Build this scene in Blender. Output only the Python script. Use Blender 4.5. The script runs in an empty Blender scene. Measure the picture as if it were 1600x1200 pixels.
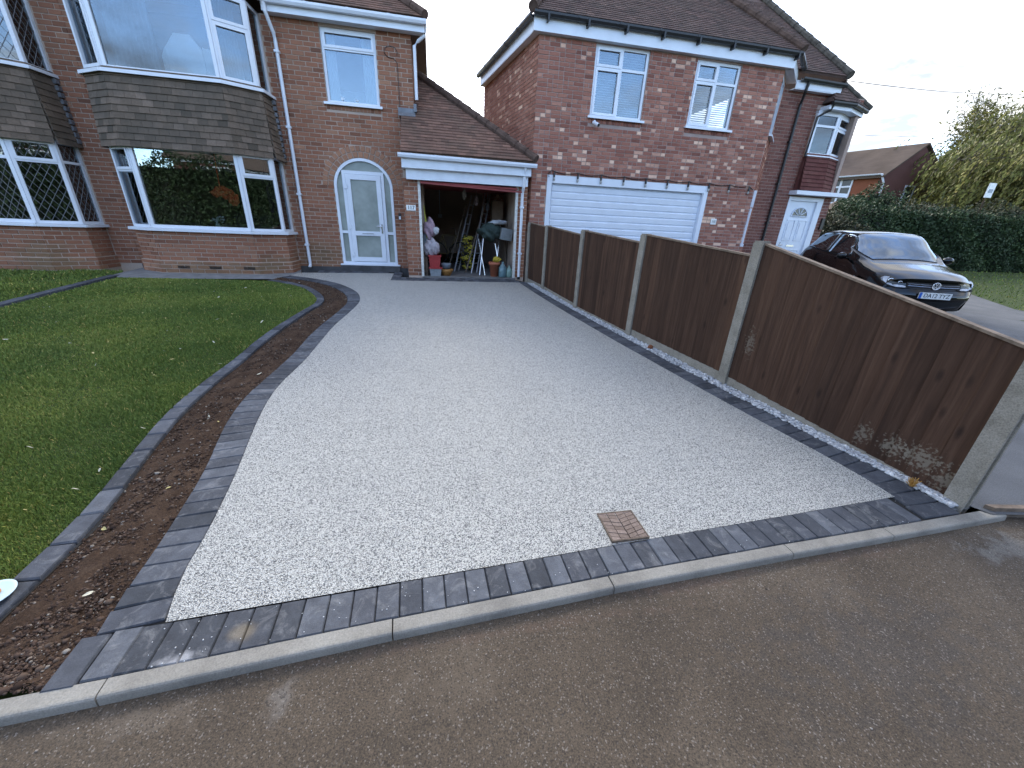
import bpy, math, random
import numpy as np
from mathutils import Vector, Matrix, geometry
random.seed(7); rng = np.random.default_rng(7)
SC = bpy.context.scene; COL = SC.collection
V = Vector
# ------------------------------------------------------------------ camera
cd = bpy.data.cameras.new('camera'); cam = bpy.data.objects.new('camera', cd); COL.objects.link(cam)
cd.sensor_width = 36; cd.lens = 590/1600*36; cd.clip_start = .05; cd.clip_end = 2000
CRT = V((.98122519, -.18812735, .04248797)); CUP = V((.03419058, .38648403, .92166214)); CBK = V((-.18981077, -.90290542, .38566004))
CAM = V((0, 0, 1.6))
cam.matrix_world = Matrix(((CRT.x, CUP.x, CBK.x, CAM.x), (CRT.y, CUP.y, CBK.y, CAM.y), (CRT.z, CUP.z, CBK.z, CAM.z), (0, 0, 0, 1)))
SC.camera = cam
def project(P):
    d = P - CAM; z = -d.dot(CBK)
    if z <= .01: return None
    return 800+590*d.dot(CRT)/z, 600-590*d.dot(CUP)/z
def in_view(P, m=20):
    q = project(P); return q is not None and -m < q[0] < 1600+m and -m < q[1] < 1200+m
# ------------------------------------------------------------------ sky and sun
SUN_EL, SUN_AZ = math.radians(34), math.radians(8)      # azimuth clockwise from +Y
sd = V((math.sin(SUN_AZ)*math.cos(SUN_EL), math.cos(SUN_AZ)*math.cos(SUN_EL), math.sin(SUN_EL)))
W = bpy.data.worlds.new('World'); SC.world = W; W.use_nodes = True
nt = W.node_tree; nt.nodes.clear()
def N(t, **k):
    n = nt.nodes.new(t)
    for a, b in k.items(): setattr(n, a, b)
    return n
L = lambda a, b: nt.links.new(a, b)
out = N('ShaderNodeOutputWorld'); bg = N('ShaderNodeBackground'); bg.inputs[1].default_value = .12
sky = N('ShaderNodeTexSky', sky_type='NISHITA', sun_disc=False, sun_elevation=SUN_EL, sun_rotation=SUN_AZ)
sky.air_density = .8; sky.dust_density = .7; sky.ozone_density = 1.6
tc = N('ShaderNodeTexCoord'); sep = N('ShaderNodeSeparateXYZ'); L(tc.outputs['Generated'], sep.inputs[0])
def M(op, a, b=None, c=None):
    n = N('ShaderNodeMath', operation=op)
    for i, x in enumerate((a, b, c)):
        if x is None: continue
        if isinstance(x, (int, float)): n.inputs[i].default_value = x
        else: L(x, n.inputs[i])
    return n.outputs[0]
zc = M('ADD', M('MAXIMUM', sep.outputs[2], 0.0), .22)
cmb = N('ShaderNodeCombineXYZ'); L(M('DIVIDE', sep.outputs[0], zc), cmb.inputs[0]); L(M('DIVIDE', sep.outputs[1], zc), cmb.inputs[1])
n1 = N('ShaderNodeTexNoise'); n1.inputs['Scale'].default_value = 1.15; n1.inputs['Detail'].default_value = 9; n1.inputs['Roughness'].default_value = .58; n1.inputs['Distortion'].default_value = .25
L(cmb.outputs[0], n1.inputs['Vector'])
n2 = N('ShaderNodeTexNoise'); n2.inputs['Scale'].default_value = 2.6; n2.inputs['Detail'].default_value = 7; n2.inputs['Roughness'].default_value = .6
mp = N('ShaderNodeMapping'); mp.inputs['Location'].default_value = (3.1, 1.7, .4); L(cmb.outputs[0], mp.inputs[0]); L(mp.outputs[0], n2.inputs['Vector'])
r1 = N('ShaderNodeValToRGB'); r1.color_ramp.elements[0].position = .36; r1.color_ramp.elements[1].position = .56; fn = M('SUBTRACT', n1.outputs[0], M('MULTIPLY', M('MAXIMUM', M('MULTIPLY', sep.outputs[1], -1.0), 0.0), .1)); L(fn, r1.inputs[0])
r2 = N('ShaderNodeValToRGB'); r2.color_ramp.elements[0].position = .4; r2.color_ramp.elements[1].position = .6
r2.color_ramp.elements[0].color = (1.22, 1.2, 1.2, 1); r2.color_ramp.elements[1].color = (4.0, 3.8, 3.45, 1); L(n2.outputs[0], r2.inputs[0])
dt = N('ShaderNodeVectorMath', operation='DOT_PRODUCT'); dt.inputs[1].default_value = sd; L(tc.outputs['Generated'], dt.inputs[0])
gl = M('POWER', M('MAXIMUM', dt.outputs['Value'], 0.0), 5.0)
gc = N('ShaderNodeMix', data_type='RGBA', blend_type='MULTIPLY'); gc.inputs[0].default_value = 1
gm = M('ADD', M('MULTIPLY', gl, .3), .6)
cg = N('ShaderNodeCombineXYZ')
for i in range(3): L(gm, cg.inputs[i])
L(r2.outputs[0], gc.inputs[6]); L(cg.outputs[0], gc.inputs[7])
mx = N('ShaderNodeMix', data_type='RGBA'); L(M('ADD', M('MULTIPLY', r1.outputs[0], .9), .0), mx.inputs[0]); L(sky.outputs[0], mx.inputs[6]); L(gc.outputs[2], mx.inputs[7])
L(mx.outputs[2], bg.inputs[0]); L(bg.outputs[0], out.inputs[0])
sl = bpy.data.lights.new('sun', 'SUN'); sl.energy = .6; sl.angle = math.radians(20); sl.color = (1, .92, .78)
so = bpy.data.objects.new('sun', sl); COL.objects.link(so); so.rotation_euler = (-sd).to_track_quat('-Z', 'Y').to_euler(); so.location = (0, 0, 30)
SC.view_settings.view_transform = 'Standard'; SC.view_settings.look = 'None'; SC.view_settings.gamma = 1; SC.view_settings.use_curve_mapping = False
SC.view_settings.exposure = 2.8
SC.render.engine = 'CYCLES'; SC.cycles.use_denoising = True; SC.cycles.max_bounces = 6; SC.cycles.transparent_max_bounces = 12
SC.cycles.caustics_reflective = False; SC.cycles.caustics_refractive = False
# ------------------------------------------------------------------ materials
def s2l(h):
    h = h.lstrip('#'); c = [int(h[i:i+2], 16)/255 for i in (0, 2, 4)]
    return tuple(x/12.92 if x <= .04045 else ((x+.055)/1.055)**2.4 for x in c) + (1,)
def col(c): return s2l(c) if isinstance(c, str) else (tuple(c)+(1,))[:4]
class Mat:
    def __init__(s, name, rough=.8, spec=.5, metal=0, coat=0):
        m = bpy.data.materials.new(name); m.use_nodes = True; s.m = m; s.nt = m.node_tree
        s.b = s.nt.nodes['Principled BSDF']
        s.b.inputs['Roughness'].default_value = rough; s.b.inputs['Specular IOR Level'].default_value = spec
        s.b.inputs['Metallic'].default_value = metal; s.b.inputs['Coat Weight'].default_value = coat
        s.pos = None
    def n(s, t, **k):
        x = s.nt.nodes.new(t)
        for a, b in k.items(): setattr(x, a, b)
        return x
    def l(s, a, b): s.nt.links.new(a, b)
    def P(s, scale=(1, 1, 1), local=False):
        g = s.n('ShaderNodeTexCoord').outputs['Object'] if local else s.n('ShaderNodeNewGeometry').outputs['Position']
        if tuple(scale) == (1, 1, 1): return g
        m = s.n('ShaderNodeMapping'); m.inputs['Scale'].default_value = scale; s.l(g, m.inputs[0]); return m.outputs[0]
    def noise(s, scale, detail=4, rough=.6, dist=0, stretch=(1, 1, 1), local=False, src=None):
        x = s.n('ShaderNodeTexNoise'); x.inputs['Scale'].default_value = scale; x.inputs['Detail'].default_value = detail
        x.inputs['Roughness'].default_value = rough; x.inputs['Distortion'].default_value = dist
        s.l(src or s.P(stretch, local), x.inputs['Vector']); return x.outputs[0]
    def vor(s, scale, feat='F1', out='Distance', rand=1, stretch=(1, 1, 1)):
        x = s.n('ShaderNodeTexVoronoi', feature=feat); x.inputs['Scale'].default_value = scale; x.inputs['Randomness'].default_value = rand
        s.l(s.P(stretch), x.inputs['Vector']); return x.outputs[out]
    def attr(s, name='tint'):
        return s.n('ShaderNodeAttribute', attribute_name=name).outputs['Fac']
    def ramp(s, f, stops, const=False):
        r = s.n('ShaderNodeValToRGB'); e = r.color_ramp.elements
        if const: r.color_ramp.interpolation = 'CONSTANT'
        e[0].position, e[0].color = stops[0][0], col(stops[0][1]); e[1].position, e[1].color = stops[-1][0], col(stops[-1][1])
        for p, c in stops[1:-1]:
            q = e.new(p); q.color = col(c)
        s.l(f, r.inputs[0]); return r.outputs[0]
    def mix(s, f, a, b, mode='MIX'):
        x = s.n('ShaderNodeMix', data_type='RGBA', blend_type=mode)
        for i, v in ((0, f), (6, a), (7, b)):
            if isinstance(v, (int, float)): x.inputs[i].default_value = v
            elif isinstance(v, (str, tuple, list)): x.inputs[i].default_value = col(v)
            else: s.l(v, x.inputs[i])
        return x.outputs[2]
    def math(s, op, a, b=None):
        x = s.n('ShaderNodeMath', operation=op)
        for i, v in enumerate((a, b)):
            if v is None: continue
            if isinstance(v, (int, float)): x.inputs[i].default_value = v
            else: s.l(v, x.inputs[i])
        return x.outputs[0]
    def base(s, c):
        if isinstance(c, (str, tuple, list)): s.b.inputs['Base Color'].default_value = col(c)
        else: s.l(c, s.b.inputs['Base Color'])
        return s
    def bump(s, f, dist=.005, strength=.6):
        x = s.n('ShaderNodeBump'); x.inputs['Distance'].default_value = dist; x.inputs['Strength'].default_value = strength
        s.l(f, x.inputs['Height']); s.l(x.outputs[0], s.b.inputs['Normal']); return s
    def blob(s, c, rad, soft=.5, warp=.3, wscale=6):
        """mask: 1 inside a noisy patch about the world point c"""
        g = s.P(); nz = s.n('ShaderNodeTexNoise'); nz.inputs['Scale'].default_value = wscale; nz.inputs['Detail'].default_value = 6; s.l(g, nz.inputs['Vector'])
        d = s.n('ShaderNodeVectorMath', operation='SUBTRACT'); s.l(g, d.inputs[0]); d.inputs[1].default_value = c
        e = s.n('ShaderNodeVectorMath', operation='DIVIDE'); s.l(d.outputs[0], e.inputs[0]); e.inputs[1].default_value = rad
        ln = s.n('ShaderNodeVectorMath', operation='LENGTH'); s.l(e.outputs[0], ln.inputs[0])
        q = s.math('ADD', ln.outputs['Value'], s.math('MULTIPLY', s.math('SUBTRACT', nz.outputs[0], .5), warp*4))
        mr = s.n('ShaderNodeMapRange', interpolation_type='SMOOTHSTEP'); s.l(q, mr.inputs[0]); mr.inputs[1].default_value = 1-soft; mr.inputs[2].default_value = 1; mr.inputs[3].default_value = 1; mr.inputs[4].default_value = 0
        return mr.outputs[0]
def simple(name, c, rough=.7, spec=.4, metal=0, coat=0, var=.12, vs=9, bump=0):
    m = Mat(name, rough, spec, metal, coat); c = col(c)
    dk = tuple(x*(1-var*1.6) for x in c[:3]); lt = tuple(min(1, x*(1+var)) for x in c[:3])
    m.base(m.ramp(m.noise(vs, 5), [(.3, dk), (.7, lt)]))
    if bump: m.bump(m.noise(vs*6, 4), bump, .5)
    return m.m
def brick_mat(name, stops, mort=None, stain=.35, green=None):
    m = Mat(name, .92, .25)
    c = m.ramp(m.attr(), stops)
    c = m.mix(.55, c, m.ramp(m.noise(55, 5, .7), [(.25, (.45, .42, .42)), (.7, (1.15, 1.1, 1.08))]), 'MULTIPLY')
    c = m.mix(stain, c, m.ramp(m.noise(.9, 5, .6), [(.3, (.62, .6, .6)), (.65, (1.15, 1.12, 1.1))]), 'MULTIPLY')
    if green:
        for cc, rr, k in green: c = m.mix(m.math('MULTIPLY', m.blob(cc, rr, .8, .25), k), c, (.13, .115, .06))
    m.base(c); m.bump(m.noise(120, 5, .7), .004, .5); return m.m
PAV = brick_mat('brick_117', [(0, (.176, .086, .056)), (.25, (.269, .122, .074)), (.5, (.341, .157, .094)), (.75, (.320, .171, .108)), (1, (.432, .229, .140))],
                green=[((-2.7, 10.1, .75), (.9, .5, .45), .5), ((-3.4, 9.4, .6), (.6, .6, .3), .5), ((-4.6, 9.3, .5), (1.6, .5, .25), .45), ((-7.4, 9.3, .6), (.8, .5, .5), .5)])
BR117 = PAV
BR115 = brick_mat('brick_115', [(0, (.194, .082, .062)), (.3, (.311, .131, .094)), (.6, (.388, .184, .131)), (.85, (.486, .254, .186)), (.93, (.737, .475, .346)), (1, (.892, .623, .456))], stain=.25)
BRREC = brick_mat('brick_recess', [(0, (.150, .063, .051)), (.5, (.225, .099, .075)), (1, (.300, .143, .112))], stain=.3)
def mortar(name, c):
    m = Mat(name, .95, .2); c = col(c)
    cc = m.mix(.5, c, m.ramp(m.noise(1.3, 5), [(.3, (.55, .53, .5)), (.7, (1.15, 1.12, 1.1))]), 'MULTIPLY')
    m.base(m.mix(.4, cc, m.ramp(m.noise(70, 4), [(.3, (.5, .5, .5)), (.7, (1.2, 1.2, 1.2))]), 'MULTIPLY')); m.bump(m.noise(150, 3), .003, .5); return m.m
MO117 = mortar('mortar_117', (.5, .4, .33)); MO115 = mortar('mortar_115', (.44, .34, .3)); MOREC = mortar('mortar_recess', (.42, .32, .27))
def tile_mat(name, stops, moss=(.07, .066, .05), mk=.35):
    m = Mat(name, .9, .25)
    c = m.mix(.6, m.ramp(m.attr(), stops), m.ramp(m.noise(30, 5, .7), [(.25, (.45, .45, .45)), (.75, (1.25, 1.2, 1.18))]), 'MULTIPLY')
    c = m.mix(m.math('MULTIPLY', m.ramp(m.noise(2.2, 6, .65), [(.45, (0, 0, 0)), (.62, (1, 1, 1))]), mk), c, moss)
    m.base(c); m.bump(m.noise(90, 4), .004, .5); return m.m
TROOF117 = tile_mat('roof_tile_117', [(0, (.113, .066, .050)), (.5, (.185, .108, .081)), (1, (.258, .146, .106))])
TROOF115 = tile_mat('roof_tile_115', [(0, (.081, .054, .049)), (.5, (.124, .081, .070)), (1, (.176, .112, .095))], (.06, .06, .05), .3)
THANG = tile_mat('hanging_tile_brown', [(0, (.094, .077, .059)), (.5, (.158, .121, .091)), (1, (.214, .164, .127))], (.085, .074, .06), .5)
TRED = tile_mat('hanging_tile_red', [(0, (.112, .038, .033)), (.5, (.143, .052, .044)), (1, (.173, .071, .057))], (.1, .05, .045), .2)
UPVC = simple('white_upvc', (.7, .74, .8), .32, .5, var=.04, vs=3)
UPVC2 = simple('white_boards', (.7, .74, .79), .4, .45, var=.06, vs=4)
PAINTW = simple('flaking_white_paint', (.66, .65, .6), .6, .3, var=.18, vs=22)
BLACKP = simple('black_plastic', (.014, .014, .015), .4, .5)
DGREY = simple('dark_rubber', (.02, .02, .02), .7, .3)
SOFFIT = simple('brown_soffit', (.12, .075, .05), .6)
LEAD = simple('lead_flashing', (.19, .2, .22), .55, .5, metal=.3, var=.2)
RIDGE = simple('ridge_tile', (.1, .066, .052), .9, .2, var=.3, vs=7, bump=.004)
RIDGE5 = simple('ridge_tile_grey', (.1, .09, .075), .9, .2, var=.3, vs=7, bump=.004)
PLASTER = simple('dim_plaster', (.32, .28, .23), .9, .2, var=.1)
PLASTD = simple('room_wall', (.2, .19, .17), .9, .2, var=.08)
CARPET = simple('carpet', (.12, .1, .085), .95, .1)
CURTW = simple('pale_curtain', (.72, .74, .76), .85, .2, var=.05)
CURTD = simple('dark_curtain', (.05, .03, .05), .85, .2)
CHROME = simple('bright_metal', (.7, .7, .7), .25, .5, metal=1, var=.04)
CONC = Mat('concrete_post', .93, .25)
CONC.base(CONC.mix(.7, CONC.ramp(CONC.noise(7, 6, .65), [(.25, (.2, .18, .145)), (.5, (.3, .275, .23)), (.75, (.37, .34, .29))]), CONC.ramp(CONC.noise(120, 3, .7), [(.3, (.45, .44, .42)), (.6, (1.1, 1.1, 1.1))]), 'MULTIPLY')); CONC.bump(CONC.noise(90, 5), .006, .7); CONC = CONC.m
KERB = Mat('kerb_concrete', .9, .3)
KERB.base(KERB.mix(.6, KERB.ramp(KERB.noise(3.2, 6, .65), [(.28, (.16, .15, .135)), (.5, (.26, .245, .215)), (.75, (.33, .315, .28))]), KERB.ramp(KERB.noise(160, 3), [(.3, (.6, .6, .6)), (.65, (1.1, 1.1, 1.1))]), 'MULTIPLY')); KERB.bump(KERB.noise(120, 4), .003, .5); KERB = KERB.m
BLK = Mat('charcoal_paver', .78, .35)
_c = BLK.ramp(BLK.attr(), [(0, (.045, .050, .060)), (.5, (.071, .077, .092)), (1, (.104, .113, .131))])
_c = BLK.mix(.75, _c, BLK.ramp(BLK.noise(13, 6, .68), [(.25, (.5, .5, .52)), (.55, (1, 1, 1)), (.8, (1.5, 1.5, 1.48))]), 'MULTIPLY')
_c = BLK.mix(BLK.math('MULTIPLY', BLK.ramp(BLK.noise(9, 8, .72, 1.2), [(.52, (0, 0, 0)), (.7, (1, 1, 1))]), .42), _c, (.3, .3, .3))
_c = BLK.mix(BLK.math('MULTIPLY', BLK.blob((-.83, 1.22, 0), (.075, .055, .1), .8, .2, 14), .5), _c, (.24, .19, .12))
_c = BLK.mix(BLK.math('MULTIPLY', BLK.blob((-1.02, 1.13, 0), (.1, .06, .1), .9, .5, 22), .7), _c, (.4, .4, .41))
_c = BLK.mix(.5, _c, BLK.ramp(BLK.noise(260, 2), [(.3, (.6, .6, .6)), (.65, (1.15, 1.15, 1.15))]), 'MULTIPLY')
BLK.base(_c); BLK.bump(BLK.noise(70, 6, .65), .004, .6); BLK = BLK.m
RES = Mat('resin_gravel', .6, .4)
_v = RES.n('ShaderNodeTexVoronoi'); _v.inputs['Scale'].default_value = 205; RES.l(RES.P(), _v.inputs['Vector'])
_s = RES.n('ShaderNodeSeparateColor'); RES.l(_v.outputs['Color'], _s.inputs[0])
_c = RES.ramp(_s.outputs[0], [(0, (.085, .09, .095)), (.17, (.23, .235, .235)), (.32, (.43, .428, .405)), (.5, (.615, .608, .565)), (.8, (.69, .682, .635)), (1, (.74, .732, .685))])
_c = RES.mix(.85, _c, RES.ramp(_v.outputs['Distance'], [(.3, (1.06, 1.06, 1.06)), (.75, (.35, .35, .35))]), 'MULTIPLY')
_c = RES.mix(.4, _c, RES.ramp(RES.noise(1.1, 4), [(.3, (.86, .86, .87)), (.7, (1.06, 1.05, 1.03))]), 'MULTIPLY')
RES.base(_c); RES.bump(RES.math('SUBTRACT', 1.0, _v.outputs['Distance']), .006, .8); RES = RES.m
PVT = Mat('worn_footway_asphalt', .88, .3)
_c = PVT.ramp(PVT.noise(1.3, 7, .62, .4), [(.3, (.062, .048, .035)), (.5, (.087, .067, .048)), (.7, (.117, .092, .067))])
_c = PVT.mix(.8, _c, PVT.ramp(PVT.noise(170, 4, .75), [(.3, (.35, .33, .31)), (.5, (1, 1, 1)), (.72, (2.1, 2.0, 1.9))]), 'MULTIPLY')
_c = PVT.mix(PVT.math('MULTIPLY', PVT.ramp(PVT.noise(24, 6, .7), [(.6, (0, 0, 0)), (.75, (1, 1, 1))]), .28), _c, (.15, .115, .085))
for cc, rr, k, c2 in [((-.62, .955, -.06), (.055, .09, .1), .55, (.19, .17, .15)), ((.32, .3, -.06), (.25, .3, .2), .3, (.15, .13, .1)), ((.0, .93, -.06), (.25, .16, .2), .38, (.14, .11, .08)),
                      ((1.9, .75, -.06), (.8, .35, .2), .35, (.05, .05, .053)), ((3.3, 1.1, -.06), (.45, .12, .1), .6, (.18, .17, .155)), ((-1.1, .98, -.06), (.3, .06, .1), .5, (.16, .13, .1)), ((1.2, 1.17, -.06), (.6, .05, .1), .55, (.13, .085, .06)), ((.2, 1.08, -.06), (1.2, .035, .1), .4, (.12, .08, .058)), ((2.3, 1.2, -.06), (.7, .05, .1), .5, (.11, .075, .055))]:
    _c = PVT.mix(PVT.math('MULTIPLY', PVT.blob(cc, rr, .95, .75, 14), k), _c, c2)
_pv = PVT.n('ShaderNodeTexVoronoi'); _pv.inputs['Scale'].default_value = 210; PVT.l(PVT.P(), _pv.inputs['Vector']); _ps = PVT.n('ShaderNodeSeparateColor'); PVT.l(_pv.outputs['Color'], _ps.inputs[0])
_c = PVT.mix(PVT.ramp(_ps.outputs[0], [(.93, (0, 0, 0)), (.97, (.6, .6, .6))]), _c, (.26, .23, .2))
_c = PVT.mix(PVT.ramp(_ps.outputs[1], [(.82, (0, 0, 0)), (.9, (.6, .6, .6))]), _c, (.03, .025, .021))
PVT.base(_c); PVT.bump(PVT.noise(150, 5, .7), .006, .8); PVT = PVT.m
TAR = Mat('grey_tarmac', .85, .35)
TAR.base(TAR.mix(.5, TAR.ramp(TAR.noise(1.5, 6), [(.3, (.075, .078, .083)), (.7, (.125, .128, .134))]), TAR.ramp(TAR.noise(140, 3, .7), [(.3, (.5, .5, .5)), (.7, (1.35, 1.35, 1.35))]), 'MULTIPLY')); TAR.bump(TAR.noise(130, 4), .005, .6); TAR = TAR.m
FLAG = simple('grey_edging_concrete', (.2, .205, .21), .85, .3, var=.2, vs=6, bump=.003)
SOILM = Mat('soil', .97, .1)
SOILM.base(SOILM.mix(.7, SOILM.ramp(SOILM.noise(6, 7, .7), [(.3, (.053, .033, .023)), (.55, (.090, .059, .041)), (.75, (.139, .093, .065))]), SOILM.ramp(SOILM.noise(70, 5, .75), [(.3, (.45, .45, .45)), (.7, (1.4, 1.35, 1.3))]), 'MULTIPLY')); SOILM.bump(SOILM.noise(60, 6, .75), .02, 1); SOILM = SOILM.m
CLOD = Mat('soil_clods', .97, .1); CLOD.base(CLOD.ramp(CLOD.attr(), [(0, (.040, .026, .020)), (.6, (.086, .057, .043)), (.9, (.127, .092, .069)), (.94, (.196, .161, .132)), (1, (.299, .276, .241))])); CLOD = CLOD.m
TURF = Mat('turf_earth', .97, .1); TURF.base(TURF.ramp(TURF.noise(8, 6), [(.3, (.035, .05, .018)), (.7, (.06, .08, .03))])); TURF = TURF.m
GRASS = Mat('grass_blades', .7, .25)
_c = GRASS.ramp(GRASS.attr(), [(0, (.071, .121, .027)), (.45, (.133, .200, .044)), (.8, (.206, .266, .061)), (.93, (.286, .305, .087)), (1, (.537, .434, .162))])
_c = GRASS.mix(.65, _c, GRASS.ramp(GRASS.noise(.9, 5, .6), [(.3, (.55, .62, .65)), (.7, (1.45, 1.25, 1.0))]), 'MULTIPLY'); GRASS.base(_c); GRASS = GRASS.m
STONE = Mat('white_grey_pebble', .65, .4); STONE.base(STONE.ramp(STONE.attr(), [(0, (.200, .210, .230)), (.3, (.360, .370, .390)), (.7, (.560, .570, .580)), (1, (.740, .740, .730))])); STONE = STONE.m
GRIT = Mat('loose_grit', .8, .3); GRIT.base(GRIT.ramp(GRIT.attr(), [(0, (.05, .04, .035)), (.5, (.16, .12, .09)), (1, (.4, .37, .33))])); GRIT = GRIT.m
def wood_mat(name, stops, patches=()):
    m = Mat(name, .82, .3)
    tv = m.n('ShaderNodeCombineXYZ'); a = m.attr(); m.l(m.math('MULTIPLY', a, 37.0), tv.inputs[0]); m.l(m.math('MULTIPLY', a, 11.0), tv.inputs[1])
    ad = m.n('ShaderNodeVectorMath', operation='ADD'); m.l(m.P((16, 16, .7)), ad.inputs[0]); m.l(tv.outputs[0], ad.inputs[1])
    g = m.noise(1.6, 6, .6, 1.2, src=ad.outputs[0])
    c = m.ramp(g, stops)
    c = m.mix(.75, c, m.ramp(a, [(0, (.56, .53, .51)), (.5, (1, 1, 1)), (1, (1.42, 1.4, 1.36))]), 'MULTIPLY')
    c = m.mix(.5, c, m.ramp(m.noise(1.2, 5), [(.3, (.7, .7, .7)), (.7, (1.22, 1.2, 1.18))]), 'MULTIPLY')
    kn = m.n('ShaderNodeTexVoronoi'); kn.inputs['Scale'].default_value = 1; m.l(m.P((7, 7, 2.6)), kn.inputs['Vector'])
    c = m.mix(m.ramp(kn.outputs['Distance'], [(.05, (.75, .75, .75)), (.16, (0, 0, 0))]), c, (.018, .009, .006))
    for cc, rr, k in patches: c = m.mix(m.math('MULTIPLY', m.blob(cc, rr, .8, 1.1, 48), k), c, (.26, .23, .18))
    m.base(c); m.bump(g, .004, .5); return m.m
WOOD = wood_mat('stained_fence_wood', [(.25, (.035, .018, .011)), (.5, (.064, .033, .020)), (.75, (.094, .053, .034))],
    [((3.34, 1.66, .2), (.12, .13, .09), .6), ((3.3, 1.83, .2), (.12, .07, .09), .55), ((3.27, 2.02, .2), (.12, .05, .08), .45), ((3.08, 3.15, .62), (.12, .05, .14), .35), ((3.36, 1.5, .12), (.12, .1, .08), .5)])
WOODTOP = simple('weathered_capping', (.2, .15, .11), .85, .3, var=.3, vs=14)
def glass_mat(name, tint, add, rough=.0):
    m = bpy.data.materials.new(name); m.use_nodes = True; t = m.node_tree; t.nodes.clear()
    o = t.nodes.new('ShaderNodeOutputMaterial'); mx = t.nodes.new('ShaderNodeMixShader'); tr = t.nodes.new('ShaderNodeBsdfTransparent'); gl = t.nodes.new('ShaderNodeBsdfGlossy')
    tr.inputs[0].default_value = col(tint); gl.inputs[0].default_value = (.84, .93, 1, 1); gl.inputs['Roughness'].default_value = rough
    fr = t.nodes.new('ShaderNodeFresnel'); fr.inputs[0].default_value = 1.5
    ma = t.nodes.new('ShaderNodeMath'); ma.operation = 'MULTIPLY_ADD'; ma.inputs[1].default_value = 1.1; ma.inputs[2].default_value = add; ma.use_clamp = True
    t.links.new(fr.outputs[0], ma.inputs[0]); t.links.new(ma.outputs[0], mx.inputs[0]); t.links.new(tr.outputs[0], mx.inputs[1]); t.links.new(gl.outputs[0], mx.inputs[2]); t.links.new(mx.outputs[0], o.inputs[0])
    return m
GLASS = glass_mat('window_glass', (.8, .84, .84), .12); GLASSD = glass_mat('coated_glass', (.74, .78, .8), .06); CARGL = glass_mat('car_glass', (.3, .33, .33), .2)
FROST = Mat('frosted_glass', .35, .5); FROST.base(FROST.ramp(FROST.noise(2.2, 3), [(.35, (.22, .25, .22)), (.65, (.33, .36, .33))])); FROST.bump(FROST.noise(120, 3), .003, .5); FROST = FROST.m
PAINT = Mat('black_car_paint', .12, .3, 0, .35); PAINT.base((.003, .003, .0035)); PAINT.b.inputs['Coat Roughness'].default_value = .03; PAINT = PAINT.m
RED = simple('red_paint', (.22, .04, .036), .55, .4, var=.15)
def flat(n, c, r=.6): return simple(n, c, r, .4, var=.14, vs=14)
def leaf_mat(name, stops, trans=.25):
    m = Mat(name, .65, .3); m.base(m.ramp(m.attr(), stops)); return m.m
HEDGE = leaf_mat('hedge_leaf', [(0, (.018, .032, .014)), (.6, (.039, .067, .024)), (.9, (.063, .096, .032)), (1, (.128, .160, .054))])
BUSHM = leaf_mat('bush_leaf', [(0, (.02, .024, .012)), (.6, (.045, .05, .022)), (1, (.17, .15, .07))])
WILLOW = leaf_mat('willow_leaf', [(0, (.06, .062, .016)), (.5, (.14, .14, .03)), (.85, (.23, .21, .045)), (1, (.34, .28, .07))])
TWIG = leaf_mat('bare_twig', [(0, (.045, .035, .025)), (1, (.1, .085, .055))])
BARK = simple('bark', (.075, .055, .04), .95, .1, var=.3, vs=12, bump=.01)
PLATEW = simple('plate_white', (.75, .76, .74), .4); TXT = simple('black_lettering', (.012, .012, .014), .5, .3)
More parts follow.
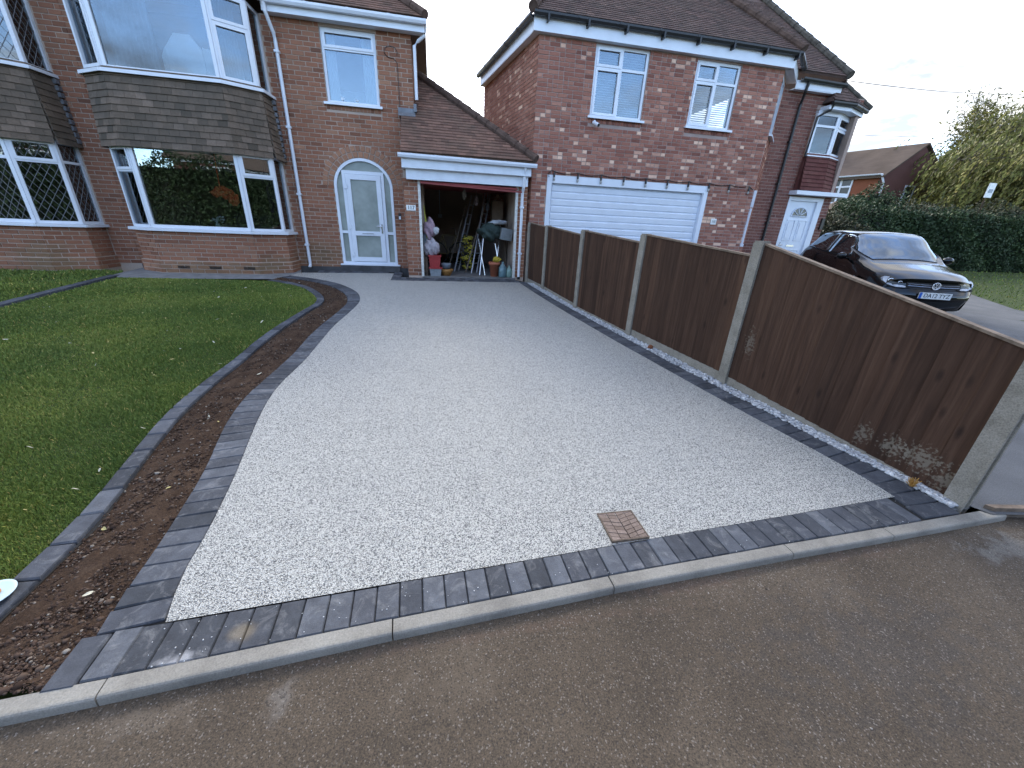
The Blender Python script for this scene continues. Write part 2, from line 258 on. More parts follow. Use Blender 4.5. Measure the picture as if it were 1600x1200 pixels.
# ------------------------------------------------------------------ mesh helpers
def gz(y):
    return .05*(min(max(y, 1.28), 13.6)-1.28)
class MB:
    def __init__(s): s.v = []; s.f = []; s.t = []; s.mi = []
    def add(s, vs, fs, t=.5, mi=0):
        b = len(s.v); s.v.extend([tuple(x) for x in vs])
        for f in fs: s.f.append([b+i for i in f]); s.t.append(t); s.mi.append(mi)
    def box(s, x0, x1, y0, y1, z0, z1, t=.5):
        s.add([(x0, y0, z0), (x1, y0, z0), (x1, y1, z0), (x0, y1, z0), (x0, y0, z1), (x1, y0, z1), (x1, y1, z1), (x0, y1, z1)], BOXF, t)
    def ob(s, O, u, n, s0, s1, d0, d1, z0, z1, t=.5, jit=0):
        """box on a wall: s along u, d along outward n, z up"""
        O = V(O); P = []
        for z in (z0, z1):
            for a, d in ((s0, d1), (s1, d1), (s1, d0), (s0, d0)): P.append(O+u*a+n*d+V((0, 0, z)))
        s.add(P, BOXF, t)
    def frame(s, c, ex, ey, ez, t=.5):
        c, ex, ey, ez = V(c), V(ex), V(ey), V(ez)
        s.add([c-ex-ey-ez, c+ex-ey-ez, c+ex+ey-ez, c-ex+ey-ez, c-ex-ey+ez, c+ex-ey+ez, c+ex+ey+ez, c-ex+ey+ez], BOXF, t)
    def tube(s, pts, r, n=8, t=.5, cap=True, r2=None):
        pts = [V(p) for p in pts]; m = len(pts); rings = []
        for i, p in enumerate(pts):
            d = (pts[min(i+1, m-1)]-pts[max(i-1, 0)]).normalized()
            a = d.cross(V((0, 0, 1)));  a = d.cross(V((1, 0, 0))) if a.length < .1 else a
            a.normalize(); b = d.cross(a)
            rr = r if r2 is None else r+(r2-r)*i/(m-1)
            rings.append([p+a*rr*math.cos(2*math.pi*k/n)+b*rr*math.sin(2*math.pi*k/n) for k in range(n)])
        fs = []
        for i in range(m-1):
            for k in range(n): fs.append([i*n+k, i*n+(k+1) % n, (i+1)*n+(k+1) % n, (i+1)*n+k])
        if cap: fs.append(list(range(n))[::-1]); fs.append([(m-1)*n+k for k in range(n)])
        s.add([q for g in rings for q in g], fs, t)
    def lathe(s, c, prof, n=16, t=.5, ax=None):
        """prof: (r, h) up the axis"""
        c = V(c); ez = V(ax or (0, 0, 1)).normalized(); ex = ez.orthogonal().normalized(); ey = ez.cross(ex); m = len(prof)
        vs = [c+ex*r*math.cos(2*math.pi*k/n)+ey*r*math.sin(2*math.pi*k/n)+ez*h for r, h in prof for k in range(n)]
        fs = [[i*n+k, i*n+(k+1) % n, (i+1)*n+(k+1) % n, (i+1)*n+k] for i in range(m-1) for k in range(n)]
        fs.append(list(range(n))[::-1]); fs.append([(m-1)*n+k for k in range(n)])
        s.add(vs, fs, t)
    def prism(s, poly, d, t=.5):
        """poly: list of 3D points, extruded by the vector d"""
        poly = [V(p) for p in poly]; d = V(d); n = len(poly)
        s.add(poly+[p+d for p in poly], [list(range(n))[::-1], list(range(n, 2*n))]+[[i, (i+1) % n, n+(i+1) % n, n+i] for i in range(n)], t)
    def blobby(s, c, rad, seed=0, t=.5, n=10, amp=.18):
        r = random.Random(seed); c = V(c); vs = []; m = n; k2 = 2*n
        ph = [(r.uniform(0, 6.28), r.uniform(2, 6), r.uniform(2, 5)) for _ in range(4)]
        for i in range(m+1):
            th = math.pi*i/m
            for k in range(k2):
                f = 2*math.pi*k/k2; d = V((math.sin(th)*math.cos(f), math.sin(th)*math.sin(f), math.cos(th)))
                w = 1+amp*sum(math.sin(p+a*d.x*2+b*d.z*2+p*d.y) for p, a, b in ph)/3
                vs.append(c+V((d.x*rad[0]*w, d.y*rad[1]*w, d.z*rad[2]*w)))
        s.add(vs, [[i*k2+k, (i+1)*k2+k, (i+1)*k2+(k+1) % k2, i*k2+(k+1) % k2] for i in range(m) for k in range(k2)], t)
    def build(s, name, mat, parent=None, smooth=False, fix=True):
        me = bpy.data.meshes.new(name); me.from_pydata(s.v, [], s.f)
        for m in (mat if isinstance(mat, list) else [mat]): me.materials.append(m)
        a = me.attributes.new('tint', 'FLOAT', 'FACE'); a.data.foreach_set('value', s.t)
        if any(s.mi): me.polygons.foreach_set('material_index', s.mi)
        if fix and len(s.f) < 20000:
            import bmesh
            b = bmesh.new(); b.from_mesh(me); bmesh.ops.recalc_face_normals(b, faces=b.faces); b.to_mesh(me); b.free()
        if smooth: me.polygons.foreach_set('use_smooth', [True]*len(me.polygons)); 
        me.update(); return link(name, me, parent)
BOXF = [(0, 3, 2, 1), (4, 5, 6, 7), (0, 1, 5, 4), (1, 2, 6, 5), (2, 3, 7, 6), (3, 0, 4, 7)]
def link(name, data, parent=None):
    o = bpy.data.objects.new(name, data); COL.objects.link(o)
    if parent is not None:
        o.parent = parent
        off = parent.get('_off')
        if off is not None and parent.type == 'EMPTY': o.location = -V(off)
    return o
def tag(o, label, cat, group=None):
    o['label'] = label; o['category'] = cat
    if group: o['group'] = group
    return o
def thing(name, label, cat, loc=(0, 0, 0), rotz=0, group=None, world=True):
    """an Empty at the thing's base; world=True: parts are given in world coordinates"""
    o = link(name, None); o.location = loc; o.rotation_euler = (0, 0, rotz); o.empty_display_size = .1
    if world: o['_off'] = list(loc)
    return tag(o, label, cat, group)
def struct(o): o['kind'] = 'structure'; return o
def stuff(o): o['kind'] = 'stuff'; return o
def nmesh(name, verts, faces, mat, tint=None, parent=None, smooth=False):
    me = bpy.data.meshes.new(name); nv, (nf, k) = len(verts), faces.shape
    me.vertices.add(nv); me.vertices.foreach_set('co', np.asarray(verts, np.float32).ravel())
    me.loops.add(nf*k); me.loops.foreach_set('vertex_index', faces.astype(np.int32).ravel())
    me.polygons.add(nf); me.polygons.foreach_set('loop_start', np.arange(0, nf*k, k, dtype=np.int32))
    me.update(calc_edges=True); me.materials.append(mat)
    if tint is not None: me.attributes.new('tint', 'FLOAT', 'FACE').data.foreach_set('value', np.asarray(tint, np.float32))
    if smooth: me.polygons.foreach_set('use_smooth', [True]*nf)
    return link(name, me, parent)
def sheet(name, poly, mat, dz=0, z=None, parent=None):
    """flat ground polygon following the slope of the site"""
    P = [V((x, y, (gz(y)+dz) if z is None else z)) for x, y in poly]
    tri = geometry.tessellate_polygon([P]); m = MB(); m.add(P, [list(t) for t in tri]); o = m.build(name, mat, parent)
    me = o.data
    if me.polygons and sum(p.normal.z*p.area for p in me.polygons) < 0: me.flip_normals()
    return o
def smoothline(pts, n):
    """Catmull-Rom through 2D points, resampled to n+1 points of equal spacing"""
    p = [V((a, b)) for a, b in pts]; p = [p[0]*2-p[1]]+p+[p[-1]*2-p[-2]]; o = []
    for i in range(1, len(p)-2):
        for k in range(12):
            t = k/12; a, b, c, d = p[i-1:i+3]
            o.append(.5*((2*b)+(c-a)*t+(2*a-5*b+4*c-d)*t*t+(3*b-a-3*c+d)*t**3))
    o.append(p[-2]); s = [0]
    for i in range(1, len(o)): s.append(s[-1]+(o[i]-o[i-1]).length)
    r = []; j = 0
    for k in range(n+1):
        q = s[-1]*k/n
        while j < len(s)-2 and s[j+1] < q: j += 1
        f = (q-s[j])/max(1e-9, s[j+1]-s[j]); r.append(o[j].lerp(o[j+1], min(1, f)))
    return r, s[-1]
def textobj(name, body, size, mat, parent, M4, ext=.002, align='CENTER', xs=1):
    c = bpy.data.curves.new(name, 'FONT'); c.body = body; c.size = size; c.extrude = ext; c.align_x = align; c.align_y = 'CENTER'; c.materials.append(mat)
    t = bpy.data.objects.new('t', c); COL.objects.link(t); dg = bpy.context.evaluated_depsgraph_get(); dg.update()
    me = bpy.data.meshes.new_from_object(t.evaluated_get(dg)); me.name = name; bpy.data.objects.remove(t)
    o = link(name, me, parent); o.matrix_local = M4 @ Matrix.Diagonal((xs, 1, 1, 1)); return stuff(o)
def facing(P, u, n):
    """matrix with x along u, y up, z along n at P"""
    z = V(n).normalized(); x = V(u).normalized(); y = z.cross(x)
    return Matrix(((x.x, y.x, z.x, P[0]), (x.y, y.y, z.y, P[1]), (x.z, y.z, z.z, P[2]), (0, 0, 0, 1)))
# ------------------------------------------------------------------ brickwork, tiles, windows
def subtract(iv, holes):
    out = [iv]
    for h0, h1 in holes:
        nx = []
        for a, b in out:
            if h1 <= a or h0 >= b: nx.append((a, b)); continue
            if h0 > a: nx.append((a, h0))
            if h1 < b: nx.append((h1, b))
        out = nx
    return out
class Bricks:
    """collects the bricks of one building, then makes the 300 largest in view single objects and joins the rest"""
    def __init__(s, mat): s.mat = mat; s.full = []; s.rest = MB()
    def one(s, O, u, n, s0, s1, z0, z1, full, t):
        d = .009+random.uniform(-.003, .003)
        if full: s.full.append((O+u*((s0+s1)/2)+V((0, 0, (z0+z1)/2)), u, n, s1-s0, z1-z0, d, t))
        else: s.rest.ob(O, u, n, s0, s1, -.006, d, z0, z1, t)
    def wall(s, O, u, w, z0, z1, holes=(), arch=None, pitch=.232, course=.081, joint=.0145, tr=(0, 1), flemish=0, phase=0, topz=None):
        O = V(O); u = V(u).normalized(); n = V((u.y, -u.x, 0)); k = 0; z = z0
        while z < z1-.02:
            zt = min(z+course-joint, z1); zm = (z+zt)/2; hs = []
            for a, b, c, d in holes:
                if c < zt and d > z: hs.append((a-.004, b+.004))
            if arch:
                cx, zs, rx, rz = arch
                if zs < zm < zs+rz: q = rx*math.sqrt(1-((zm-zs)/rz)**2); hs.append((cx-q, cx+q))
            x = -pitch*((k % 2)*.5+phase)-pitch
            ww = w if topz is None else w
            while x < w:
                l = pitch-joint
                if flemish and random.random() < flemish: l = pitch/2-joint
                a, b = max(x, 0), min(x+l, w)
                if b-a > .025:
                    for p, q in subtract((a, b), hs):
                        if q-p > .02:
                            t = tr[0]+(tr[1]-tr[0])*min(1, max(0, random.gauss(.47, .21)))
                            if flemish and random.random() < (.22 if l < pitch*.6 else .02): t = random.uniform(.86, 1)
                            s.one(O, u, n, p+random.uniform(0, .003), q-random.uniform(0, .003), z, zt-random.uniform(0, .002), q-p > pitch-joint-.006 and zt-z > course-joint-.004, t)
                x += l+joint
            z += course; k += 1
    def finish(s, root, n=300, name='brick'):
        s.full.sort(key=lambda b: ((b[0]-CAM).length if in_view(b[0], -5) else 1e3))
        var = []
        for i in range(14):
            m = MB(); m.frame((0, 0, 0), (.5, 0, 0), (0, .5, 0), (0, 0, .5), min(1, max(0, .47+.21*(-1.7+3.4*i/13)))); o = m.build('brick_shape', s.mat); var.append(o.data); bpy.data.objects.remove(o)
        off = V(root['_off'])
        for i, (c, u, nn, l, h, d, t) in enumerate(s.full):
            if i < n and in_view(c):
                o = bpy.data.objects.new(name, var[min(13, max(0, round(t*13)))]); COL.objects.link(o); o.parent = root
                th = d+.02
                o.matrix_local = Matrix(((u.x*l, -nn.x*th, 0, 0), (u.y*l, -nn.y*th, 0, 0), (0, 0, h, 0), (0, 0, 0, 1)))
                o.location = c+nn*(d-th/2)-off
            else: s.rest.ob(c, u, nn, -l/2, l/2, -.006, d, -h/2, h/2, t)
        if s.rest.v: stuff(s.rest.build(name+'work', s.mat, root, fix=False))
def backing(mb, O, u, w, z0, z1, holes=(), th=.24, arch=None):
    """mortar-faced wall with real openings"""
    O = V(O); u = V(u).normalized(); n = V((u.y, -u.x, 0))
    xs = sorted({0, w, *[min(max(h[i], 0), w) for h in holes for i in (0, 1)]}); zs = sorted({z0, z1, *[min(max(h[i], z0), z1) for h in holes for i in (2, 3)]})
    for i in range(len(xs)-1):
        col_ = []
        for j in range(len(zs)-1):
            cx, cz = (xs[i]+xs[i+1])/2, (zs[j]+zs[j+1])/2
            if not any(h[0] < cx < h[1] and h[2] < cz < h[3] for h in holes):
                if col_ and abs(col_[-1][1]-zs[j]) < 1e-6: col_[-1][1] = zs[j+1]
                else: col_.append([zs[j], zs[j+1]])
        for a, b in col_: mb.ob(O, u, n, xs[i], xs[i+1], -th, 0, a, b)
    if arch:   # fill the corners between the arch curve and its rectangular hole
        cx, zs_, rx, rz = arch; m = 10
        for sg in (-1, 1):
            for k in range(m):
                a0, a1 = math.pi/2*k/m, math.pi/2*(k+1)/m
                x0, y0 = math.cos(a0)*rx, math.sin(a0)*rz; x1, y1 = math.cos(a1)*rx, math.sin(a1)*rz
                P = [O+u*(cx+sg*x)+V((0, 0, zs_+z)) for x, z in ((x0, y0), (x0, rz+.001), (x1, rz+.001), (x1, y1))]
                if sg < 0: P.reverse()
                mb.prism(P, -n*th)
class Tiles:
    def __init__(s, mat, name): s.mat = mat; s.name = name; s.full = []; s.rest = MB()
    def plane(s, O, u, v, poly, tw=.165, gauge=.1, th=.013, lift=.016, n=None):
        """poly in (u, v) coordinates, v up the slope; O world origin"""
        O, u, v = V(O), V(u).normalized(), V(v).normalized(); n = u.cross(v)
        if n.z < 0 and abs(n.z) > .05: n = -n
        if abs(n.z) <= .05 and n.y > 0: n = -n
        us = [p[0] for p in poly]; vs = [p[1] for p in poly]; k = 0; y = min(vs)
        def inside(a, b):
            c = False; j = len(poly)-1
            for i in range(len(poly)):
                (x1, y1), (x2, y2) = poly[i], poly[j]
                if (y1 > b) != (y2 > b) and a < (x2-x1)*(b-y1)/(y2-y1)+x1: c = not c
                j = i
            return c
        while y < max(vs):
            # interval of the row inside the (convex) polygon
            ym = min(y+gauge*.5, max(vs)-.001); X = []
            for i in range(len(poly)):
                (x1, y1), (x2, y2) = poly[i], poly[(i+1) % len(poly)]
                if (y1 > ym) != (y2 > ym): X.append((x2-x1)*(ym-y1)/(y2-y1)+x1)
            if len(X) >= 2:
                a, b = min(X), max(X); x = a-tw*(.5 if k % 2 else 0)-random.uniform(0, .01)
                while x < b:
                    p, q = max(x, a), min(x+tw-.003, b)
                    if q-p > .015:
                        full = q-p > tw-.008; t = min(1, max(0, random.gauss(.5, .22)))
                        c = O+u*((p+q)/2)+v*(y+gauge*.5)+n*random.uniform(0, .003)
                        e = (c, u, v, n, q-p, gauge+.02, th, lift, t)
                        if full: s.full.append(e)
                        else: s.put(e)
                    x += tw
            y += gauge; k += 1
    def axes(s, e):
        c, u, v, n, w, g, th, lift, t = e
        vv = (v*g-n*lift).normalized(); nn = u.cross(vv); nn = -nn if nn.dot(n) < 0 else nn
        return c+n*(lift*.5), u*(w/2), vv*(g/2), nn*(th/2)
    def put(s, e): c, a, b, d = s.axes(e); s.rest.frame(c, a, b, d, e[8])
    def finish(s, root, n=300):
        s.full.sort(key=lambda b: ((b[0]-CAM).length if in_view(b[0], -2) else 1e3)); var = []
        for i in range(10):
            m = MB(); m.frame((0, 0, 0), (1, 0, 0), (0, 1, 0), (0, 0, 1), i/9); o = m.build('tile_shape', s.mat); var.append(o.data); bpy.data.objects.remove(o)
        off = V(root['_off'])
        for i, e in enumerate(s.full):
            if i < n and in_view(e[0]):
                c, a, b, d = s.axes(e); o = bpy.data.objects.new(s.name, var[round(e[8]*9)]); COL.objects.link(o); o.parent = root; c = c-off
                o.matrix_local = Matrix(((a.x, b.x, d.x, c.x), (a.y, b.y, d.y, c.y), (a.z, b.z, d.z, c.z), (0, 0, 0, 1)))
            else: s.put(e)
        if s.rest.v: stuff(s.rest.build(s.name+'s', s.mat, root, fix=False))
def slab(mb, P, th):
    """closed slab under a planar polygon P"""
    P = [V(p) for p in P]; n = (P[1]-P[0]).cross(P[2]-P[0]).normalized(); n = -n if n.z < 0 else n
    mb.prism(P, -n*th)
def window(root, P0, u, w, h, panes, name='window', sill=True, sill_over=.06, fw=.055, depth=.07, inset=0., glass=None, lead=False, mat=None, sill_d=.09):
    """panes: (x0, x1, z0, z1, opens) as fractions of w, h. P0 bottom-left on the wall face, u along the wall"""
    u = V(u).normalized(); n = V((u.y, -u.x, 0)); P0 = V(P0)-n*inset; mat = mat or UPVC; glass = glass or GLASS
    f = MB(); B = lambda m, *a: m.ob(P0, u, n, *a)
    B(f, 0, w, -depth, 0, 0, fw); B(f, 0, w, -depth, 0, h-fw, h); B(f, 0, fw, -depth, 0, fw, h-fw); B(f, w-fw, w, -depth, 0, fw, h-fw)
    xs = sorted({p[0] for p in panes if 0 < p[0] < 1}); 
    for x in xs:
        zz = [p for p in panes if abs(p[0]-x) < 1e-6]
        B(f, x*w-fw*.5, x*w+fw*.5, -depth, -.001, max(fw, min(p[2] for p in zz)*h), min(h-fw, max(p[3] for p in zz)*h))
    for p in panes:
        if 0 < p[2] < 1: B(f, max(fw, p[0]*w+fw*.5), min(w-fw, p[1]*w-fw*.5), -depth, -.002, p[2]*h-fw*.45, p[2]*h+fw*.45)
    fr = f.build(name, mat, root)
    for x0, x1, z0, z1, opens in panes:
        a = fw if x0 <= 0 else x0*w+fw*.5; b = w-fw if x1 >= 1 else x1*w-fw*.5
        c = fw if z0 <= 0 else z0*h+fw*.45; d = h-fw if z1 >= 1 else z1*h-fw*.45
        if opens:
            s = MB(); k = .045; a, b, c, d = a-.012, b+.012, c-.012, d+.012
            for q in ((a, b, -depth*.6, .014, c, c+k), (a, b, -depth*.6, .014, d-k, d), (a, a+k, -depth*.6, .014, c+k, d-k), (b-k, b, -depth*.6, .014, c+k, d-k)): B(s, *q)
            s.build('casement', mat, fr); a, b, c, d = a+k, b-k, c+k, d-k
        g = MB(); B(g, a-.004, b+.004, -depth*.5, -depth*.5+.006, c-.004, d+.004); g.build('pane', glass, fr)
        if lead:
            m = MB(); step = .115; ww, hh = b-a, d-c
            for sg in (1, -1):
                k = -hh*1.6
                while k < ww+hh*1.6:
                    # line x = k + sg*z*0.62
                    pts = []
                    for z in (0, hh): pts.append((k+sg*z*.62, z))
                    (xa, za), (xb, zb) = pts
                    def clip(xa, za, xb, zb):
                        t0, t1 = 0., 1.; dx = xb-xa
                        if abs(dx) < 1e-9: return None
                        ta, tb = sorted(((0-xa)/dx, (ww-xa)/dx)); t0, t1 = max(t0, ta), min(t1, tb)
                        return None if t0 >= t1 else (xa+dx*t0, za+(zb-za)*t0, xa+dx*t1, za+(zb-za)*t1)
                    r = clip(xa, za, xb, zb)
                    if r:
                        A = P0+u*(a+r[0])+V((0, 0, c+r[1]))-n*(depth*.5-.009); Bp = P0+u*(a+r[2])+V((0, 0, c+r[3]))-n*(depth*.5-.009)
                        m.tube([A, Bp], .0045, 4)
                    k += step
            if m.v: stuff(m.build('lead_lattice', LEAD, fr))
    if sill:
        s = MB(); B(s, -sill_over, w+sill_over, -depth, sill_d, -.03, 0); B(s, -sill_over, w+sill_over, sill_d-.012, sill_d+.004, -.045, -.03); s.build('sill', mat, fr)
    return fr
def gutter(root, pts, name='gutter', mat=None, r=.055, square=False):
    m = MB()
    for a, b in zip(pts[:-1], pts[1:]):
        a, b = V(a), V(b); d = (b-a).normalized(); sd_ = V((d.y, -d.x, 0)).normalized()
        prof = [(-r, .0), (-r, -.035), (-r*.6, -.075), (r*.6, -.075), (r, -.035), (r, 0), (r-.012, 0), (r-.02, -.03), (-r+.02, -.03), (-r+.012, 0)]
        m.prism([a+sd_*x+V((0, 0, z)) for x, z in prof], b-a)
        k = int((b-a).length/.9)
        for i in range(1, k+1):
            c = a+(b-a)*(i/(k+1)); m.prism([c+sd_*x*1.12+V((0, 0, z*1.08+.002)) for x, z in prof[:6]], d*.05)
    return m.build(name, mat or UPVC, root)
def downpipe(root, pts, mat=None, r=.034, clips=(), shoe=True, sq=False, name='downpipe'):
    m = MB(); m.tube(pts, r, 4 if sq else 10)
    for c in clips: m.box(c[0]-r*1.35, c[0]+r*1.35, c[1]-r*1.35, c[1]+r*1.9, c[2]-.02, c[2]+.02)
    o = m.build(name, mat or UPVC, root, smooth=False); return o
# ------------------------------------------------------------------ ground, roads, paving
FX = [-1.53, -.9, -.234, .35, .82, 1.89, 2.95, 3.55]; FY = [1.098, 1.135, 1.185, 1.222, 1.247, 1.29, 1.322, 1.345]   # back edge of the kerb
def fy(x):
    if x <= FX[0]: return FY[0]+(x-FX[0])*.055
    if x >= FX[-1]: return FY[-1]+(x-FX[-1])*.03
    return float(np.interp(x, FX, FY))
def ground_grid(name, xs, ys, zf, mat):
    P = np.array([(x, y, zf(x, y)) for y in ys for x in xs]); nx = len(xs)
    F = np.array([(j*nx+i, j*nx+i+1, (j+1)*nx+i+1, (j+1)*nx+i) for j in range(len(ys)-1) for i in range(nx-1)])
    return struct(nmesh(name, P, F, mat))
FARG = simple('rough_grass_ground', (.05, .075, .025), .95, .1, var=.35, vs=1.4)
ground_grid('ground', [-400, -60, -8, 0, 8, 40, 120, 500], [-400, -60, -14, 0, 1.28, 4, 8, 13.6, 40, 150, 600], lambda x, y: gz(y)-.16, FARG)
# footway, sloping very slightly to the road behind the photographer
xs = np.linspace(-6, 9, 60); P = []; F = []
for i, x in enumerate(xs):
    yb = fy(x)-.03; P += [(x, -1.9, -.1), (x, -.2, -.07), (x, yb-.25, -.047), (x, yb, -.037)]
for i in range(len(xs)-1):
    for k in range(3): a = i*4+k; F.append((a, a+4, a+5, a+1))
struct(nmesh('pavement', np.array(P), np.array(F), PVT))
struct(sheet('road', [(-60, -9.5), (60, -9.5), (60, -2.05), (-60, -2.05)], TAR, z=-.155))
m = MB(); m.box(-20, 20, -2.04, -1.91, -.2, -.095); rk = struct(m.build('road_kerb', KERB))
struct(sheet('verge', [(-60, -12), (60, -12), (60, -9.6), (-60, -9.6)], FARG, z=-.09))
# kerb stones, bullnosed, along the front of the drive
kj = [-3.1, -2.15, -1.233, -.232, .80, 1.885, 2.62, 3.6]
kr = struct(link('kerb', None)); kr.empty_display_size = .1
for i, (a, b) in enumerate(zip(kj[:-1], kj[1:])):
    A, B = V((a+.003, fy(a), .004)), V((b-.003, fy(b), .004)); d = (B-A).normalized(); nn = V((d.y, -d.x, 0)); m = MB()
    prof = [(0, -.15), (0, 0), (.054, 0)]+[(.054+.013*math.sin(q), -.013+.013*math.cos(q)) for q in (.5, 1.05, 1.57)]+[(.068, -.03), (.07, -.15)]
    dz = random.uniform(-.002, .002)
    m.prism([A+nn*x+V((0, 0, z+dz)) for x, z in prof], B-A); m.build('kerb_stone', KERB, kr)
# driveway surface
INNER = [(-1.16, 1.318), (-1.214, 1.532), (-1.233, 1.768), (-1.255, 1.972), (-1.312, 2.358), (-1.42, 2.95), (-1.475, 3.4), (-1.475, 3.75), (-1.43, 4.256), (-1.42, 4.914), (-1.40, 5.565), (-1.31, 6.5), (-1.315, 7.1), (-1.5, 7.75), (-1.95, 8.45), (-2.5, 8.92), (-3.1, 9.26)]
OUTER = [(-1.388, 1.122), (-1.399, 1.377), (-1.428, 1.681), (-1.46, 1.999), (-1.521, 2.411), (-1.6, 2.75), (-1.66, 3.1), (-1.68, 3.45), (-1.65, 3.85), (-1.61, 4.419), (-1.61, 5.02), (-1.58, 5.568), (-1.5, 6.4), (-1.5, 6.95), (-1.68, 7.6), (-2.1, 8.28), (-2.62, 8.74), (-3.2, 9.05)]
RIN = [(3.01, 1.53), (3.0, 1.75), (2.955, 2.03), (2.913, 2.23), (2.855, 2.5), (2.81, 2.72), (2.68, 3.42), (2.545, 4.2), (2.44, 4.8), (2.22, 6.27), (2.05, 7.66), (1.93, 8.85)]
ROUT = [(3.295, 1.36), (3.260, 1.6), (3.225, 1.8), (3.165, 2.05), (3.115, 2.3), (3.055, 2.62), (2.985, 2.95), (2.825, 3.8), (2.705, 4.55), (2.525, 5.6), (2.375, 6.6), (2.225, 7.7), (2.085, 9.05)]
il, _ = smoothline(INNER, 60); rl, _ = smoothline(RIN, 40)
dpoly = [(p.x, p.y) for p in il]+[(-3.0, 9.62), (-.97, 9.78), (-.97, 8.9), (-.5, 8.88), (1.93, 8.9)]+[(p.x, p.y) for p in rl[::-1]]
drive = struct(sheet('driveway', dpoly, RES, .004))
# block paving round it
bvar = []
for i in range(16):
    m = MB(); b = .045; r = random.Random(i); j = lambda: r.uniform(-.012, .012)
    lo = [(-.5, -.5, -1), (.5, -.5, -1), (.5, .5, -1), (-.5, .5, -1)]; mid = [(x, y, -.12) for x, y, _ in lo]; tp = [(x*(1-b*1.9)+j(), y*(1-b)+j()*.5, 0) for x, y, _ in lo]
    m.add(lo+mid+tp, [(4, 5, 9, 8), (5, 6, 10, 9), (6, 7, 11, 10), (7, 4, 8, 11), (8, 9, 10, 11), (0, 1, 5, 4), (1, 2, 6, 5), (2, 3, 7, 6), (3, 0, 4, 7)], i/15)
    o = m.build('paver_shape', BLK); bvar.append(o.data); bpy.data.objects.remove(o)
def paver(parent, c, ex, ey, w, l, h=.06, name='paver', dz=.006):
    """ex: unit direction of the width w, ey: of the length l"""
    ex, ey = V((ex.x, ex.y, 0)), V((ey.x, ey.y, 0)); z0 = gz(c.y)+dz
    sl = .05 if c.y > 1.28 else 0.
    ex.z = ex.y*sl+random.uniform(-.006, .006); ey.z = ey.y*sl+random.uniform(-.006, .006); ez = V((0, -sl, 1)).normalized()
    o = bpy.data.objects.new(name, random.choice(bvar)); COL.objects.link(o); o.parent = parent
    ex2 = V((ex.x, ex.y, 0)).normalized(); pe = V((-ex2.y, ex2.x, 0)); pe = -pe if pe.dot(ey) < 0 else pe; l *= abs(pe.dot(V((ey.x, ey.y, 0)).normalized())); ey = V((pe.x, pe.y, pe.y*sl)); ex = V((ex2.x, ex2.y, ex.z))
    z0 += random.uniform(-.0015, .0015)
    o.matrix_local = Matrix(((ex.x*w, ey.x*l, ez.x*h, c.x), (ex.y*w, ey.y*l, ez.y*h, c.y), (ex.z*w, ey.z*l, ez.z*h, z0), (0, 0, 0, 1)))
def course(parent, a, b, pitch, name='paver', gap=.0035, a0=0, a1=None, dz=.006):
    """blocks between two edge lines a and b (lists of 2D points)"""
    _, la = smoothline(a, 4); _, lb = smoothline(b, 4); n = max(2, round((la+lb)/2/pitch)); A, _ = smoothline(a, n); B, _ = smoothline(b, n)
    for i in range(n):
        p = (A[i]+A[i+1]+B[i]+B[i+1])/4; ey = ((B[i]+B[i+1])-(A[i]+A[i+1]))/2; l = ey.length; ey.normalize()
        ex = ((A[i+1]-A[i])+(B[i+1]-B[i]))/2; w = ex.length; ex.normalize()
        paver(parent, V((p.x, p.y, 0)), ex, ey, w-gap, l-.003, name=name, dz=dz)
JB = simple('joint_sand', (.035, .034, .033), .95, .1)
struct(sheet('paving_bed', [(-1.42, 1.08), (.5, 1.2), (3.3, 1.34)]+ROUT[1:]+[(1.9, 9.32), (-.97, 9.32), (-.97, 9.99), (-2.7, 9.99), (-3.1, 9.4)]+OUTER[::-1][:-1], JB, -.012))
struct(sheet('edging_bed', [(-1.93, 1.2), (-1.81, 1.2), (-1.81, 1.95), (-2.0, 2.9), (-2.05, 3.75), (-2.03, 4.9), (-1.86, 6.8), (-1.97, 7.3), (-2.84, 8.48), (-3.3, 8.74), (-3.32, 8.61), (-2.88, 8.35), (-2.06, 7.2), (-1.97, 6.75), (-2.13, 5.4), (-2.165, 3.75), (-2.1, 2.85), (-1.94, 1.95)], JB, -.008))
# front soldier course
fx = [-1.33+.1018*i for i in range(46)]
for i in range(45):
    x0, x1 = fx[i], fx[i+1]; xm = (x0+x1)/2; 
    t = (x0-(-1.33))/(3.2+1.33); inner_y = 1.318+(1.535-1.318)*min(1, max(0, (xm+1.16)/4.16)); sk = -.10*(1-t)+.02*t if i else 0
    y0 = fy(xm)+.004; y1 = inner_y-.002
    sk = (.06*(1-t)*.6-.05*t)*0
    if .9 < xm < 1.14: y1 = 1.43
    if x1 > 2.99: break
    ey = V((sk, y1-y0, 0)); l = ey.length
    paver(drive, V((xm+sk/2, (y0+y1)/2, 0)), V((1, .05, 0)).normalized(), ey.normalized(), .1018-.0032, l-.003)
paver(drive, V((-1.385, 1.2, 0)), V((1, .05, 0)).normalized(), V((.02, 1, 0)).normalized(), .1, .2)

course(drive, [(-1.165, 1.322)]+INNER[1:], [(-1.405, 1.312)]+OUTER[2:-1]+[(-3.2, 9.05)], .108)
course(drive, [(2.985, fy(3)+.01)]+RIN, [(3.3, fy(3.3)+.01)]+ROUT[1:], .112)
